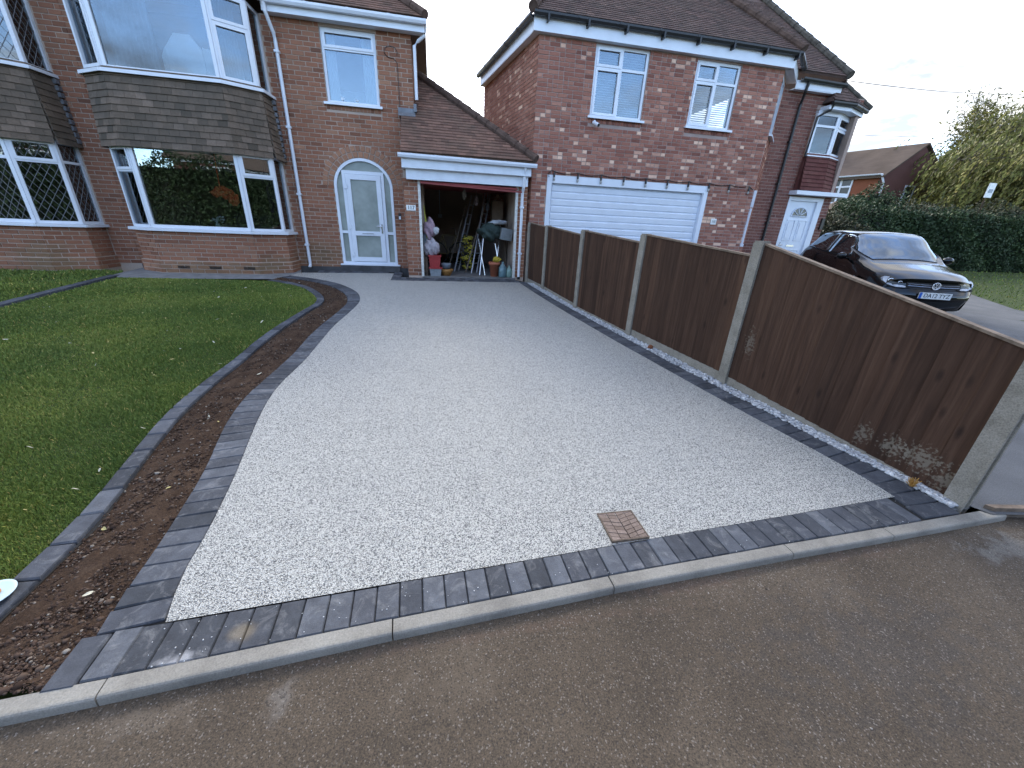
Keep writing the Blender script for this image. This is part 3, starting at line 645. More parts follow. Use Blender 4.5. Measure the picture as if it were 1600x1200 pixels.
# double course in front of the garage and the door step
for i in range(24): paver(drive, V((-.92+.1215*i+.02, 8.985, 0)), V((1, 0, 0)), V((0, 1, 0)), .117, .2, dz=.005)
for i in range(24): paver(drive, V((-.92+.1215*i-.03, 9.19, 0)), V((1, 0, 0)), V((0, 1, 0)), .117, .2, dz=.005)
for i in range(6): paver(drive, V((-.87, 9.35+i*.105, 0)), V((0, 1, 0)), V((1, 0, 0)), .1, .2, dz=.005)
for i in range(13): paver(drive, V((-2.62+.1215*i, 9.87, 0)), V((1, 0, 0)), V((0, 1, 0)), .117, .19, dz=.005)
# recessed brick-tray access cover
m = MB(); c0, c1, y0, y1 = .905, 1.13, 1.435, 1.655; z = .026
m.box(c0, c1, y0, y0+.006, 0, z+.001); m.box(c0, c1, y1-.006, y1, 0, z+.001); m.box(c0, c0+.006, y0+.006, y1-.006, 0, z+.001); m.box(c1-.006, c1, y0+.006, y1-.006, 0, z+.001); m.box(c0+.006, c1-.006, y0+.006, y1-.006, 0, z-.012)
CAST = simple('rusty_tray', (.16, .12, .09), .85, .3, var=.3, vs=30)
cv = thing('drain_cover', 'small brown herringbone-block drain cover set in the pale resin drive', 'drain cover', ((c0+c1)/2, y0, 0))
m.build('tray', CAST, cv)
BUFF = Mat('buff_brown_block', .9, .2); BUFF.base(BUFF.mix(.6, BUFF.ramp(BUFF.attr(), [(0, (.17, .13, .108)), (1, (.28, .22, .19))]), BUFF.ramp(BUFF.noise(90, 5, .7), [(.3, (.5, .48, .45)), (.7, (1.3, 1.25, 1.2))]), 'MULTIPLY')); BUFF.bump(BUFF.noise(140, 4), .004, .7); BUFF = BUFF.m
nr = 7; hh = (y1-y0-.014)/nr; xm_ = (c0+c1)/2; sl_c = .03
for r_ in range(-1, nr+1):
    for sg in (-1, 1):
        for part_ in (0, 1):
            xa, xb = (.003+part_*(c1-c0)*.25, (c1-c0)*.25*(part_+1)-.003) if part_ == 0 else ((c1-c0)*.25+.001, (c1-c0)*.5-.008)
            P = [(xm_+sg*xa, y0+.007+r_*hh+.002+sl_c*xa/.11), (xm_+sg*xb, y0+.007+r_*hh+.002+sl_c*xb/.11), (xm_+sg*xb, y0+.007+(r_+1)*hh-.002+sl_c*xb/.11), (xm_+sg*xa, y0+.007+(r_+1)*hh-.002+sl_c*xa/.11)]
            P = [(x, min(max(y, y0+.008), y1-.008)) for x, y in P]
            if P[2][1]-P[1][1] < .006 and P[3][1]-P[0][1] < .006: continue
            q = MB(); q.prism([(x, y, z-.014) for x, y in P], (0, 0, .013+random.uniform(0, .003)), random.gauss(.5, .2)); q.build('brick', BUFF, cv)
# lawn edging blocks
LR = [(-1.822, 1.2), (-1.82, 1.437), (-1.817, 1.6), (-1.82, 1.75), (-1.83, 1.95), (-1.88, 2.264), (-1.92, 2.45), (-1.98, 2.81), (-2.04, 3.25), (-2.05, 3.75), (-2.035, 4.293), (-2.04, 4.844), (-2.02, 5.4), (-1.93, 6.3), (-1.86, 6.8), (-1.97, 7.3), (-2.36, 8.0), (-2.84, 8.48), (-3.3, 8.74)]
LL = [(-1.925, 1.2), (-1.925, 1.437), (-1.925, 1.6), (-1.93, 1.75), (-1.94, 1.95), (-1.985, 2.264), (-2.03, 2.5), (-2.1, 2.85), (-2.155, 3.25), (-2.165, 3.75), (-2.14, 4.3), (-2.15, 4.85), (-2.13, 5.4), (-2.04, 6.25), (-1.97, 6.75), (-2.06, 7.2), (-2.42, 7.88), (-2.88, 8.35), (-3.32, 8.61)]
edge = struct(link('lawn_edging', None)); edge.empty_display_size = .1
course(edge, LR, LL, .205, name='edging_block', gap=.006, dz=.014)
# soil bed between
ll, _ = smoothline(LR, 220); oo, _ = smoothline(OUTER, 220); P = []; F = []; tn = 12
nz = lambda x, y: .5*math.sin(x*37+y*11)+.5*math.sin(y*29-x*17)+.6*math.sin(x*83+y*71)+.5*math.sin(x*13-y*5)
for i in range(221):
    for k in range(tn+1):
        q = ll[i].lerp(oo[i], k/tn) if ll[i].y < 1e9 else ll[i]; e = math.sin(math.pi*k/tn)
        P.append((q.x, q.y, gz(q.y)-.012+e*(.022+.008*nz(q.x, q.y)+rng.normal()*.006)))
for i in range(220):
    for k in range(tn): a = i*(tn+1)+k; F.append((a, a+1, a+tn+2, a+tn+1))
soil = struct(nmesh('flower_bed', np.array(P), np.array(F), SOILM))
ICO = None
def ico_verts():
    t = (1+5**.5)/2; v = np.array([(-1, t, 0), (1, t, 0), (-1, -t, 0), (1, -t, 0), (0, -1, t), (0, 1, t), (0, -1, -t), (0, 1, -t), (t, 0, -1), (t, 0, 1), (-t, 0, -1), (-t, 0, 1)])/math.sqrt(1+t*t)
    f = np.array([(0, 11, 5), (0, 5, 1), (0, 1, 7), (0, 7, 10), (0, 10, 11), (1, 5, 9), (5, 11, 4), (11, 10, 2), (10, 7, 6), (7, 1, 8), (3, 9, 4), (3, 4, 2), (3, 2, 6), (3, 6, 8), (3, 8, 9), (4, 9, 5), (2, 4, 11), (6, 2, 10), (8, 6, 7), (9, 8, 1)]); return v, f
def pebbles(name, C, R, mat, tints, parent=None, flatten=(.5, .85), smooth=False, rough=.55):
    v, f = ico_verts(); n = len(C); A = np.repeat(v[None], n, 0)*rng.uniform(rough, 1.2, (n, 12, 1)); S = np.ones((n, 3)); S[:, 0] = rng.uniform(.75, 1.3, n); S[:, 2] = rng.uniform(*flatten, n)
    A = A*S[:, None, :]; th = rng.uniform(0, 6.28, n); c, s_ = np.cos(th), np.sin(th); x = A[:, :, 0]*c[:, None]-A[:, :, 1]*s_[:, None]; y = A[:, :, 0]*s_[:, None]+A[:, :, 1]*c[:, None]
    A = np.stack([x, y, A[:, :, 2]], 2)*np.asarray(R)[:, None, None]+np.asarray(C)[:, None, :]
    FF = (f[None]+12*np.arange(n)[:, None, None]).reshape(-1, 3); return stuff(nmesh(name, A.reshape(-1, 3), FF, mat, np.repeat(tints, 20), parent, smooth))
C = []; R = []
for _ in range(26000):
    i = random.random()**1.7*219.9; a = int(i); k = random.uniform(.04, .96); q = ll[a].lerp(oo[a], k); q = q+V((random.uniform(-.03, .03), random.uniform(-.03, .03)))
    r = min(.02, random.lognormvariate(-5.6, .5)); e = math.sin(math.pi*k); C.append((q.x, q.y, gz(q.y)-.014+e*.024+r*.05)); R.append(r)
pebbles('soil_clods', C, R, CLOD, rng.random(len(C))**1.25, flatten=(.4, 1.0))
# pale pebbles along the foot of the fence
FP = [(3.395, 1.43), (3.08, 3.33), (2.785, 4.98), (2.52, 6.55), (2.345, 8.2), (2.19, 9.15)]
def fence_x(y):
    ys = [p[1] for p in FP]; return float(np.interp(y, ys, [p[0] for p in FP]))
rx = lambda y: float(np.interp(y, [p[1] for p in ROUT], [p[0] for p in ROUT]))
C = []; R = []
for _ in range(5200):
    y = 1.4+random.random()**1.5*7.4; a, b = rx(y)+.002, fence_x(y)-.02; x = random.uniform(a, b); r = random.uniform(.009, .019); C.append((x, y, gz(y)+.004+random.uniform(0, .012))); R.append(r)
pebbles('gravel_strip', C, R, STONE, rng.beta(2, 2, len(C)), flatten=(.45, .75), smooth=False)
struct(sheet('gravel_bed', [(rx(y), y) for y in np.linspace(1.38, 9, 14)]+[(fence_x(y)+.06, y) for y in np.linspace(9, 1.38, 14)], FLAG, -.012))
# grit on the footway along the kerb
C = []; R = []
for _ in range(3200):
    x = random.uniform(-1.5, 4.2); y = fy(x)-.09-abs(random.gauss(0, .05)) if random.random() < .55 else random.uniform(-.1, 1.1); C.append((x, y, -.042 if y > .8 else -.054)); R.append(min(.007, random.lognormvariate(-6.35, .45)))
C += [(random.uniform(-1.2, 3), 0, 0) for _ in range(0)]
pebbles('loose_grit', C, R, GRIT, rng.random(len(C)))
C = []; R = []
for _ in range(170):
    x = random.uniform(-1.2, 3.0); y = random.uniform(fy(x), fy(x)+.2); C.append((x, y, .008)); R.append(random.uniform(.0015, .0035))
pebbles('spilt_resin_stones', C, R, STONE, rng.uniform(.6, 1, len(C)))
# aprons, party line and lawns
struct(sheet('house_apron', [(-6.2, 9.0), (-5.95, 8.72), (-5.35, 8.68), (-4.6, 8.72), (-3.3, 8.8), (-3.2, 9.06), (-3.1, 9.27), (-3.0, 9.6), (-3.1, 10.1), (-6.2, 10.1)], FLAG, .004))
pl = struct(link('party_edging', None)); pl.empty_display_size = .1
course(pl, [(-5.86, 4.2), (-5.91, 5.6), (-5.97, 6.6), (-6.02, 7.8), (-6.05, 8.95)], [(-6.0, 4.2), (-6.05, 5.6), (-6.11, 6.6), (-6.16, 7.8), (-6.2, 8.95)], .9, name='edging_slab', gap=.008, dz=.02)
l117 = [(p.x, p.y) for p in smoothline(LL, 40)[0]]
lawn_a = l117+[(-4.6, 8.7), (-5.95, 8.7), (-5.86, 4.2), (-5.8, 1.0), (-1.93, 1.05)]
lawn_b = [(-6.2, 9.2), (-6.3, 9.45), (-9.5, 9.45), (-9.5, 4), (-6.02, 4), (-6.12, 6.6)]
struct(sheet('front_lawn', lawn_a, TURF, -.004)); struct(sheet('neighbour_lawn', lawn_b, TURF, -.004))
def inpoly(P, x, y):
    c = np.zeros(len(x), bool); j = len(P)-1
    for i in range(len(P)):
        (x1, y1), (x2, y2) = P[i], P[j]
        if abs(y1-y2) > 1e-9: c ^= ((y1 > y) != (y2 > y)) & (x < (x2-x1)*(y-y1)/(y2-y1)+x1)
        j = i
    return c
def grass(name, poly, n, cam_xy=(0, 0), hmin=.012, hmax=.03, lim=None):
    xs = [p[0] for p in poly]; ys = [p[1] for p in poly]; X = rng.uniform(min(xs), max(xs), n*9); Y = rng.uniform(min(ys), max(ys), n*9)
    d2 = X**2+Y**2; keep = rng.random(n*9) < np.minimum(1, 9.0/d2)**.8; X, Y = X[keep], Y[keep]; k = inpoly(poly, X, Y); X, Y = X[k][:n], Y[k][:n]
    # only where the camera could see it
    n = len(X); D = np.sqrt(X**2+Y**2); h = rng.uniform(hmin, hmax, n)*(1+.35*np.sin(X*5+1)*np.sin(Y*4)); w = .0019*np.maximum(1, D/3.)*rng.uniform(.8, 1.5, n)
    th = rng.uniform(0, 6.28, n); le = rng.uniform(.1, .9, n)*h; la = th+rng.normal(0, 1.2, n); Z = np.array([gz(y) for y in Y])-.006
    bx, by = np.cos(th)*w, np.sin(th)*w; P = np.empty((n, 4, 3))
    P[:, 0] = np.stack([X-bx, Y-by, Z], 1); P[:, 1] = np.stack([X+bx, Y+by, Z], 1)
    mx_, my_ = X+np.cos(la)*le*.4, Y+np.sin(la)*le*.4
    P[:, 2] = np.stack([mx_+bx*.8, my_+by*.8, Z+h*.65], 1); P[:, 3] = np.stack([X+np.cos(la)*le, Y+np.sin(la)*le, Z+h], 1)
    b = 4*np.arange(n)[:, None]; F = np.concatenate([b+np.array([[0, 1, 2]]), b+np.array([[0, 2, 3]])], 1).reshape(-1, 3)
    t = np.clip(rng.beta(2.2, 2.6, n)+.12*np.sin(X*2.1+Y*.7)+.1*np.sin(Y*3.3-X), 0, .9); t = np.where(rng.random(n) < .03, .98, t)
    return stuff(nmesh(name, P.reshape(-1, 3), F, GRASS, np.repeat(t, 2)))
grass('lawn_grass', lawn_a, 420000); grass('neighbour_grass', lawn_b, 50000, hmax=.05)
# right-hand neighbour's drive and grass
struct(sheet('neighbour_driveway', [(fence_x(y)+.03, y) for y in np.linspace(1.4, 9.1, 12)]+[(2.4, 12), (15.6, 12), (15.3, 8.6), (13.6, 6.6), (12.6, 1.3), (12.6, -.2), (3.5, 1.3)], TAR, .006))
far_g = [(15.3, 8.6), (13.6, 6.6), (12.6, 1.3), (12.6, -1.5), (40, -1.5), (45, 13.2), (17, 13.3), (16.2, 11.5)]
struct(sheet('roadside_grass', [(14, 10), (12, 6), (12, -1.5), (40, -1.5), (45, 13.2), (14, 13.3)], TURF, .0)); grass('roadside_blades', far_g, 60000, hmin=.03, hmax=.07)
struct(sheet('far_field', [(-60, 13.7), (200, 13.7), (200, 150), (-60, 150)], TURF, 0, z=.62))
# ------------------------------------------------------------------ house 117 (semi) and its attached twin on the left
X1 = V((1, 0, 0)); NY = V((0, -1, 0)); Z = V((0, 0, 1)); YF = 10.1; SOF = 5.12
BAYP = [(-5.98, 10.1), (-5.98, 9.62), (-5.5, 9.32), (-3.7, 9.32), (-3.17, 9.62), (-3.14, 10.1)]
def bay(root, bk, tl, dx, lead, mb, detail=True):
    P = [V((x+dx, y, 0)) for x, y in BAYP]
    facets = list(zip(P[:-1], P[1:]))
    zb, zs, zh, zt, ztop = .3, 1.27, 2.70, 3.78, 5.12
    for i, (a, b) in enumerate(facets):
        u = (b-a).normalized(); n = V((u.y, -u.x, 0)); w = (b-a).length
        # brick plinth, its lowest courses standing a little proud
        backing(mb, a, u, w, zb, zs-.03, th=.12)
        bk.wall(a, u, w, .66, zs-.04, phase=.1*i, tr=(.1, 1.0))
        bk.wall(a-u*.02+n*.035, u, w+.04, .42, .64, phase=.3*i, tr=(.35, 1.1)); mb.ob(a-u*.015, u, n, 0, w+.03, -.02, .035, zb, .65)
        # timber-framed panel that carries the tiles
        mb.ob(a, u, n, 0, w, -.1, 0, zh, zt)
    m = MB(); slab(m, [p+V((0, 0, zs-.03)) for p in P], .04); slab(m, [p+V((0, 0, zh+.04)) for p in P], .04); slab(m, [p+V((0, 0, ztop)) for p in P], .03); m.build('bay_deck', UPVC, root)
    lay = {1: ([(0, 1, 0, .7, 0), (0, 1, .7, 1, 1)], [(0, 1, 0, 1, 1)]), 2: ([(0, 1, 0, 1, 0)], [(0, 1, 0, 1, 0)]), 3: ([(0, 1, 0, .71, 0), (0, 1, .71, 1, 1)], [(0, 1, 0, .66, 1), (0, 1, .66, 1, 1)]), 0: ([(0, 1, 0, 1, 0)], [(0, 1, 0, 1, 0)]), 4: ([(0, 1, 0, 1, 0)], [(0, 1, 0, 1, 0)])}
    if lead: lay[2] = ([(0, 1, 0, .76, 0), (0, 1, .76, 1, 0)],)*2; lay[3] = ([(0, 1, 0, .74, 0), (0, 1, .74, 1, 1)], [(0, 1, 0, 1, 0)]); lay[4] = ([(0, 1, 0, .76, 0), (0, 1, .76, 1, 0)], [(0, 1, 0, 1, 0)])
    for i, (a, b) in enumerate(facets):
        u = (b-a).normalized(); w = (b-a).length
        for k, (z0, z1) in enumerate(((zs, zh), (zt+.03, ztop))):
            f = window(root, a+u*.004+V((0, 0, z0)), u, w-.008, z1-z0, lay[i][k], name='bay_window', sill=False, fw=.06 if i in (2,) else .05, lead=lead and (k == 0 or i in (3, 4)), glass=GLASSD if k else GLASS)
            n = V((u.y, -u.x, 0)); s = MB(); s.ob(a, u, n, -.035, w+.035, -.05, .085, z0-.032, z0-.002); s.ob(a, u, n, -.037, w+.037, .072, .088, z0-.055, z0-.033)
            s.build('sill', UPVC, f)
        # hanging tiles, kicked out at the foot
        hgt = zt-.03-zh+.05; v = V((0, 0, hgt))-V((u.y, -u.x, 0))*.07; O = a+V((u.y, -u.x, 0))*.075+V((0, 0, zh-.045)); L_ = v.length
        tl.plane(O, u, v, [(-.03, 0), (w+.03, 0), (w+.005, L_), (-.005, L_)], tw=.165, gauge=.108, lift=.02)
    # dentilled tile edge and lead against the wall
    m = MB()
    for k in range(10):
        z = zh+.02+k*.105; e = .03*(1-k/10)
        m.box(P[5].x-.01, P[5].x+.075+e, 10.0, 10.085, z, z+.075)
    m.build('tile_flashing', LEAD, root)
h = thing('brick_house', 'brown brick semi with white arched front door, number 117 and open garage', 'house', (-3, 10.1, .44))
bk = Bricks(BR117); tl = Tiles(TROOF117, 'roof_tile'); hg = Tiles(THANG, 'hanging_tile'); mo = MB()
OX = -6.34; w117 = 6.01; O = V((OX, YF, 0)); c = lambda x: x-OX
BAYH = (c(-5.9), c(-3.2), .9, 2.7); BAYU = (c(-5.9), c(-3.2), 3.8, 5.0)
DOOR = (c(-2.15), c(-.89), .56, 2.84); WIN = (c(-2.08), c(-1.03), 3.81, 5.06)
backing(mo, O, X1, w117, .2, SOF, [BAYH, BAYU, DOOR, WIN], arch=(c(-1.52), 2.26, .63, .58))
dx_ = c(-1.52)
bh = [(c(-6.0), c(-3.12), 0, 9)]
bk.wall(O, X1, w117, .5, SOF, bh+[(DOOR[0], DOOR[1], .4, 2.26), WIN, (WIN[0]-.03, WIN[1]+.03, 3.69, 3.81)], arch=(dx_, 2.26, .63+.235, .58+.235), tr=(0, 1))
# bricks beside the arch springing that the ring leaves free
# double ring of voussoirs
for rg in (0, 1):
    nv = 19+rg*5
    for k in range(nv):
        a0 = math.pi*(k+.1)/nv; a1 = math.pi*(k+.9)/nv; r0, r1 = .014+.118*rg, .114+.118*rg
        P = []
        for a, r in ((a0, r0), (a1, r0), (a1, r1), (a0, r1)): P.append(O+X1*(dx_+math.cos(a)*(.63+r))+Z*(2.26+math.sin(a)*(.58+r))+V((0, .006, 0)))
        q = MB(); q.prism(P, (0, -.02, 0), min(1, max(0, random.gauss(.92, .1)))); q.build('brick', BR117, h)
for k in range(15):   # soldier course of half bricks under the landing window
    x = WIN[0]-.02+k*.073
    q = MB(); q.ob(O, X1, NY, x, x+.062, -.005, .012, 3.695, 3.765, random.random()); q.build('brick', BR117, h)
bay(h, bk, hg, 0, False, mo)
# right return wall and shell
m = MB(); m.box(OX, OX+.1, 10.35, 14.6, .2, 5.4); m.box(-.57, -.33, 10.1+.24, 14.6, .2, 5.4); m.box(OX, -.33, 14.6, 14.8, .2, 5.4); m.build('wall', MO117, h)
bk.wall((-.33, 10.1, 0), V((0, 1, 0)), 3.5, 2.5, SOF+.1)
for z0, z1 in ((.55, .6), (3.1, 3.3), (5.13, 5.2)): m = MB(); m.box(OX+.1, -.58, 10.34, 14.6, z0, z1); m.build('floor', CARPET, h)
m = MB(); m.box(-5.85, -3.3, 9.6, 10.34, 3.1, 3.3); m.build('floor', CARPET, h); m = MB(); m.box(-5.85, -3.3, 9.6, 10.34, .55, .6); m.build('floor', CARPET, h)
m = MB(); m.box(OX+.1, -.58, 14.55, 14.59, .6, 5.12); m.box(-2.75, -2.65, 10.4, 14.5, .6, 5.1); m.box(-2.5, -2.42, 12, 14.5, .6, 3.1); m.build('room_wall', PLASTD, h)
mo.build('mortar_wall', MO117, h)
m = MB(); m.box(-6.3, -3.2, 10.02, 10.098, .2, .5); m.box(-3.1, -2.2, 10.04, 10.098, .3, .52); m.box(-.88, -.34, 10.04, 10.098, .3, .52); m.box(-2.2, -.84, 9.99, 10.3, .3, .57)
m.build('plinth', simple('dark_plinth', (.07, .07, .072), .9, var=.25, vs=5), h)
for x in (-5.2, -4.62, -3.98):     # air bricks in the bay plinth
    m = MB(); 
    for i in range(9): m.box(x+i*.024, x+i*.024+.012, 9.268, 9.279, .5, .555)
    m.build('air_brick', BLACKP, h)
# landing window and arched door
f = window(h, (-2.075, YF, 3.815), X1, 1.04, 1.245, [(0, 1, 0, .74, 0), (0, 1, .74, 1, 1)], inset=.04, glass=GLASSD, fw=.05, sill_d=.12)
m = MB(); R0, R1 = .628, .575
def archpts(rx, rz, zb, n=20): return [(rx, zb)]+[(rx*math.cos(math.pi*k/n), 2.26+rz*math.sin(math.pi*k/n)) for k in range(n+1)]+[(-rx, zb)]
po = archpts(.628, .578, .6); pi_ = archpts(.572, .522, .6)
for k in range(len(po)-1):
    q = [V((-1.52+x, YF-.0, z)) for x, z in (po[k], po[k+1], pi_[k+1], pi_[k])]; m.prism([p+V((0, .06, 0)) for p in q], (0, -.075, 0))
Bx = lambda *a: m.ob(V((-1.52, YF, 0)), X1, NY, *a)
Bx(-.572, .572, -.06, .012, .6, .65); Bx(-.445, -.38, -.06, .012, .65, 2.56); Bx(.38, .445, -.06, .012, .65, 2.56); Bx(-.445, .445, -.06, .013, 2.52, 2.585)
Bx(-.572, -.445, -.06, .011, 1.28, 1.34); Bx(.445, .572, -.06, .011, 1.28, 1.34)
fd = m.build('door_frame', UPVC, h)
g = MB(); g.prism([V((-1.52+x, YF+.03, z)) for x, z in pi_], (0, .006, 0)); g.build('frosted_sidelight', FROST, fd)
m = MB(); Bx(-.375, .375, -.04, .03, .66, .76); Bx(-.375, .375, -.04, .03, 1.24, 1.34); Bx(-.375, .375, -.04, .03, 2.41, 2.515); Bx(-.375, -.275, -.04, .03, .76, 1.24); Bx(.275, .375, -.04, .03, .76, 1.24); Bx(-.375, -.275, -.04, .03, 1.34, 2.41); Bx(.275, .375, -.04, .03, 1.34, 2.41)
dr = m.build('front_door', UPVC, h)
m = MB(); Bx(-.28, .28, -.01, 0, .755, 1.245); Bx(-.28, .28, -.01, 0, 1.335, 2.415); m.build('pane', FROST, dr)
m = MB(); Bx(-.14, .14, .03, .04, 1.265, 1.315); m.build('letterbox', UPVC2, dr)
m = MB(); Bx(-.125, .125, .04, .043, 1.282, 1.3); m.build('letter_flap', simple('flap_grey', (.35, .36, .38)), dr)  # flap in one even mid grey, darker than its box
m = MB(); Bx(.31, .345, .03, .04, 1.3, 1.5); m.tube([(-1.52+.328, YF-.04, 1.46), (-1.52+.328, YF-.075, 1.46), (-1.52+.215, YF-.075, 1.462)], .011, 8); m.build('handle', CHROME, dr)
for z in (.78, 1.38, 2.22):
    m = MB(); Bx(-.41, -.35, .03, .05, z, z+.09); m.build('hinge', UPVC2, dr)
m = MB(); m.box(-2.2, -.83, YF-.09, YF+.03, .565, .6); m.build('door_sill', UPVC, h)
m = MB(); m.box(-.80, -.74, YF-.035, YF-.01, 1.62, 1.76); db = m.build('doorbell', BLACKP, h); m = MB(); m.box(-.793, -.747, YF-.043, YF-.0351, 1.63, 1.70); m.build('bell_push', UPVC, db)
# fascia, soffit, gutter, downpipe of the main roof
m = MB(); m.box(-3.0, -.04, 9.92, 10.1, SOF-.012, SOF+.01); m.box(-3.0, -.04, 9.895, 9.919, SOF-.02, SOF+.13); m.build('fascia', UPVC, h)
m = MB(); m.box(-.33, -.05, 10.1, 13.9, SOF-.01, SOF+.012); m.build('soffit', SOFFIT, h); m = MB(); m.box(-.049, -.03, 9.92, 13.9, SOF-.02, SOF+.13); m.build('side_fascia', SOFFIT, h)
gutter(h, [(-2.98, 9.84, SOF+.16), (.0, 9.84, SOF+.16)], mat=UPVC); gutter(h, [(-3.68, 9.14, SOF+.2), (-3.1, 9.44, SOF+.2), (-2.99, 9.84, SOF+.17)]); gutter(h, [(-5.5, 9.14, SOF+.2), (-3.68, 9.14, SOF+.2)])
m = MB(); m.box(-5.7, -3.65, 9.2, 10.1, SOF+.031, SOF+.05); m.build('bay_soffit', UPVC, h)
downpipe(h, [(-2.93, 9.84, SOF+.1), (-2.93, 9.86, SOF-.04), (-2.885, 10.0, SOF-.3), (-2.885, 10.04, SOF-.42), (-2.885, 10.045, .58), (-2.885, 9.99, .5)], clips=[(-2.885, 10.045, z) for z in (4.55, 3.3, 2.05, 1.0)], sq=False)
downpipe(h, [(-.02, 9.95, SOF+.11), (-.06, 9.98, SOF-.05), (-.18, 10.04, SOF-.12), (-.26, 10.05, SOF-.2), (-.26, 10.05, 4.0)], r=.034)
m = MB(); pts = []
for k in range(14): a = -.4+k*.42; pts.append((-.74+.13*math.cos(a), 10.08, 4.78+.1*math.sin(a)))
m.tube(pts+[(-.62, 10.08, 4.6), (-.62, 10.08, 1.0)], .006, 5); m.build('loose_cable', BLACKP, h)
# main hipped roof
pit = .8; e = math.sqrt(1+pit*pit)
O2 = V((0, 9.82, SOF+.19)); up_ = V((0, 1, pit)).normalized()
tl.plane(O2, X1, up_, [(-6.34, 0), (-.02, 0), (-3.4, 3.6*e*.96), (-6.34, 3.6*e*.96)])
m = MB(); slab(m, [(-6.34, 9.82, SOF+.18), (-.02, 9.82, SOF+.18), (-3.4, 13.32, SOF+.18+3.5*pit), (-6.34, 13.32, SOF+.18+3.5*pit)], .05); slab(m, [(-.02, 9.82, SOF+.17), (-.02, 14.8, SOF+.17), (-3.4, 13.32, SOF+.17+3.5*pit)], .05); slab(m, [(-6.34, 13.2, SOF+.2+3.5*pit), (-3.4, 13.2, SOF+.2+3.5*pit), (.06, 15.2, SOF+.2), (-6.34, 15.2, SOF+.2)], .05); m.build('roof_deck', SOFFIT, h)
for k in range(14):
    a = V((-.02, 9.82, SOF+.23)).lerp(V((-3.4, 13.32, SOF+.23+3.5*pit)), k/14); b = V((-.02, 9.82, SOF+.23)).lerp(V((-3.4, 13.32, SOF+.23+3.5*pit)), (k+.96)/14); m = MB(); m.tube([a, b], .085, 9); m.build('ridge_tile', RIDGE, h)
# ---- attached garage
m = MB(); YG = 9.42
bk.wall((-.6, YG, 0), X1, .31, .44, 2.45, phase=.0); bk.wall((1.92, YG+.02, 0), X1, .22, .44, 2.45); bk.wall((-.6, YF, 0), V((0, -1, 0)), YF-YG, .5, 2.4)
g_ = MB(); g_.box(-.6, -.29, YG+.001, YF-.002, .3, 2.82); g_.box(1.92, 2.14, YG+.021, 14.5, .3, 2.5); g_.box(-.34, 1.92, 14.3, 14.5, .3, 2.9); g_.box(-.329, -.2, 10.1, 14.3, .3, 2.6); g_.build('garage_wall', MO117, h)
m = MB(); m.box(-.6, 2.14, YG-.26, YG-.235, 2.62, 2.80); m.build('fascia_board', UPVC2, h)
m = MB(); m.box(-.53, 2.1, YG-.15, YG-.125, 2.42, 2.625); m.build('fascia_board', UPVC2, h)
m = MB(); m.box(-.6, 2.14, YG-.234, YG+.1, 2.615, 2.619); m.box(-.53, 2.1, YG-.124, YG+.1, 2.425, 2.43); m.build('garage_soffit', UPVC2, h)
m = MB(); m.box(-.32, 1.96, YG-.0, YG+.1, 2.431, 2.8); m.build('lintel', BLACKP, h)
gutter(h, [(-.66, YG-.32, 2.87), (2.24, YG-.32, 2.85)], r=.05)
downpipe(h, [(2.0, YG-.3, 2.78), (2.0, YG-.22, 2.62), (2.0, YG-.19, 2.4), (2.0, YG-.09, 2.3), (2.0, YG-.09, .46)], r=.032, clips=[(2.0, YG-.09, z) for z in (1.0, 2.0)], sq=True)
m = MB(); m.box(1.97, 2.03, YG-.125, YG-.055, .4, .46); m.build('rainwater_shoe', DGREY, h)
for x0 in (-.305, 1.86):
    m = MB(); m.box(x0, x0+.055, YG-.04, YG+.05, .42, 2.42); m.build('door_post', PAINTW, h)
m = MB(); m.prism([(-.24, YG-.12, 2.37), (-.24, YG-.1, 2.41), (-.24, 11.4, 2.44), (-.24, 11.4, 2.40)], (2.12, 0, -.02)); gd = m.build('garage_door', RED, h)
m = MB(); m.prism([(-.25, YG-.16, 2.355), (-.25, YG-.16, 2.385), (-.25, YG-.1, 2.395), (-.25, YG-.1, 2.365)], (2.2, -.12, -.075)); m.build('door_edge', RED, gd)
m = MB(); m.box(-.29, 1.92, YG-.03, 14.3, .3, .425); m.build('garage_floor', simple('garage_concrete', (.16, .155, .15), .9, var=.2, vs=3), h)
m = MB(); m.box(-.6, 2.14, YG+.12, 14.4, 2.84, 2.87); m.build('garage_ceiling', SOFFIT, h)
GZ = 2.9; GY = YG-.32; kg = .86
tl.plane((0, GY, GZ), X1, V((0, 1, kg)), [(-.6, 0), (2.2, 0), (2.2-.98, 1.3), (-.6, 1.3)][:4], gauge=.1)
tl.plane((0, GY, GZ), X1, V((0, 1, kg)), [(-.31, 1.3), (1.25, 1.3), (-.25, 2.82), (-.31, 2.82)], gauge=.1)
sl_ = math.sqrt(1+kg*kg); PT = lambda x, q: V((x, GY+q/sl_, GZ-.012+q*kg/sl_))
m = MB(); slab(m, [PT(-.6, 0), PT(2.2, 0), PT(1.22, 1.3), PT(-.6, 1.3)], .03); slab(m, [PT(-.32, 1.3), PT(1.22, 1.3), PT(-.25, 2.85), PT(-.32, 2.85)], .03); slab(m, [(2.2, GY, GZ-.03), (2.2, 14.4, GZ-.03), (-.3, 14.4, 4.75), (-.3, 11.3, 4.75)], .03); m.build('garage_roof_deck', SOFFIT, h)
A = PT(2.22, -.01)+V((0, 0, .06)); B = PT(-.27, 2.86)+V((0, 0, .06))
for k in range(13):
    m = MB(); a = A.lerp(B, k/13); b = A.lerp(B, (k+1.0)/13); m.tube([a, b], .088, 10, r2=.075); m.build('hip_tile', RIDGE, h)
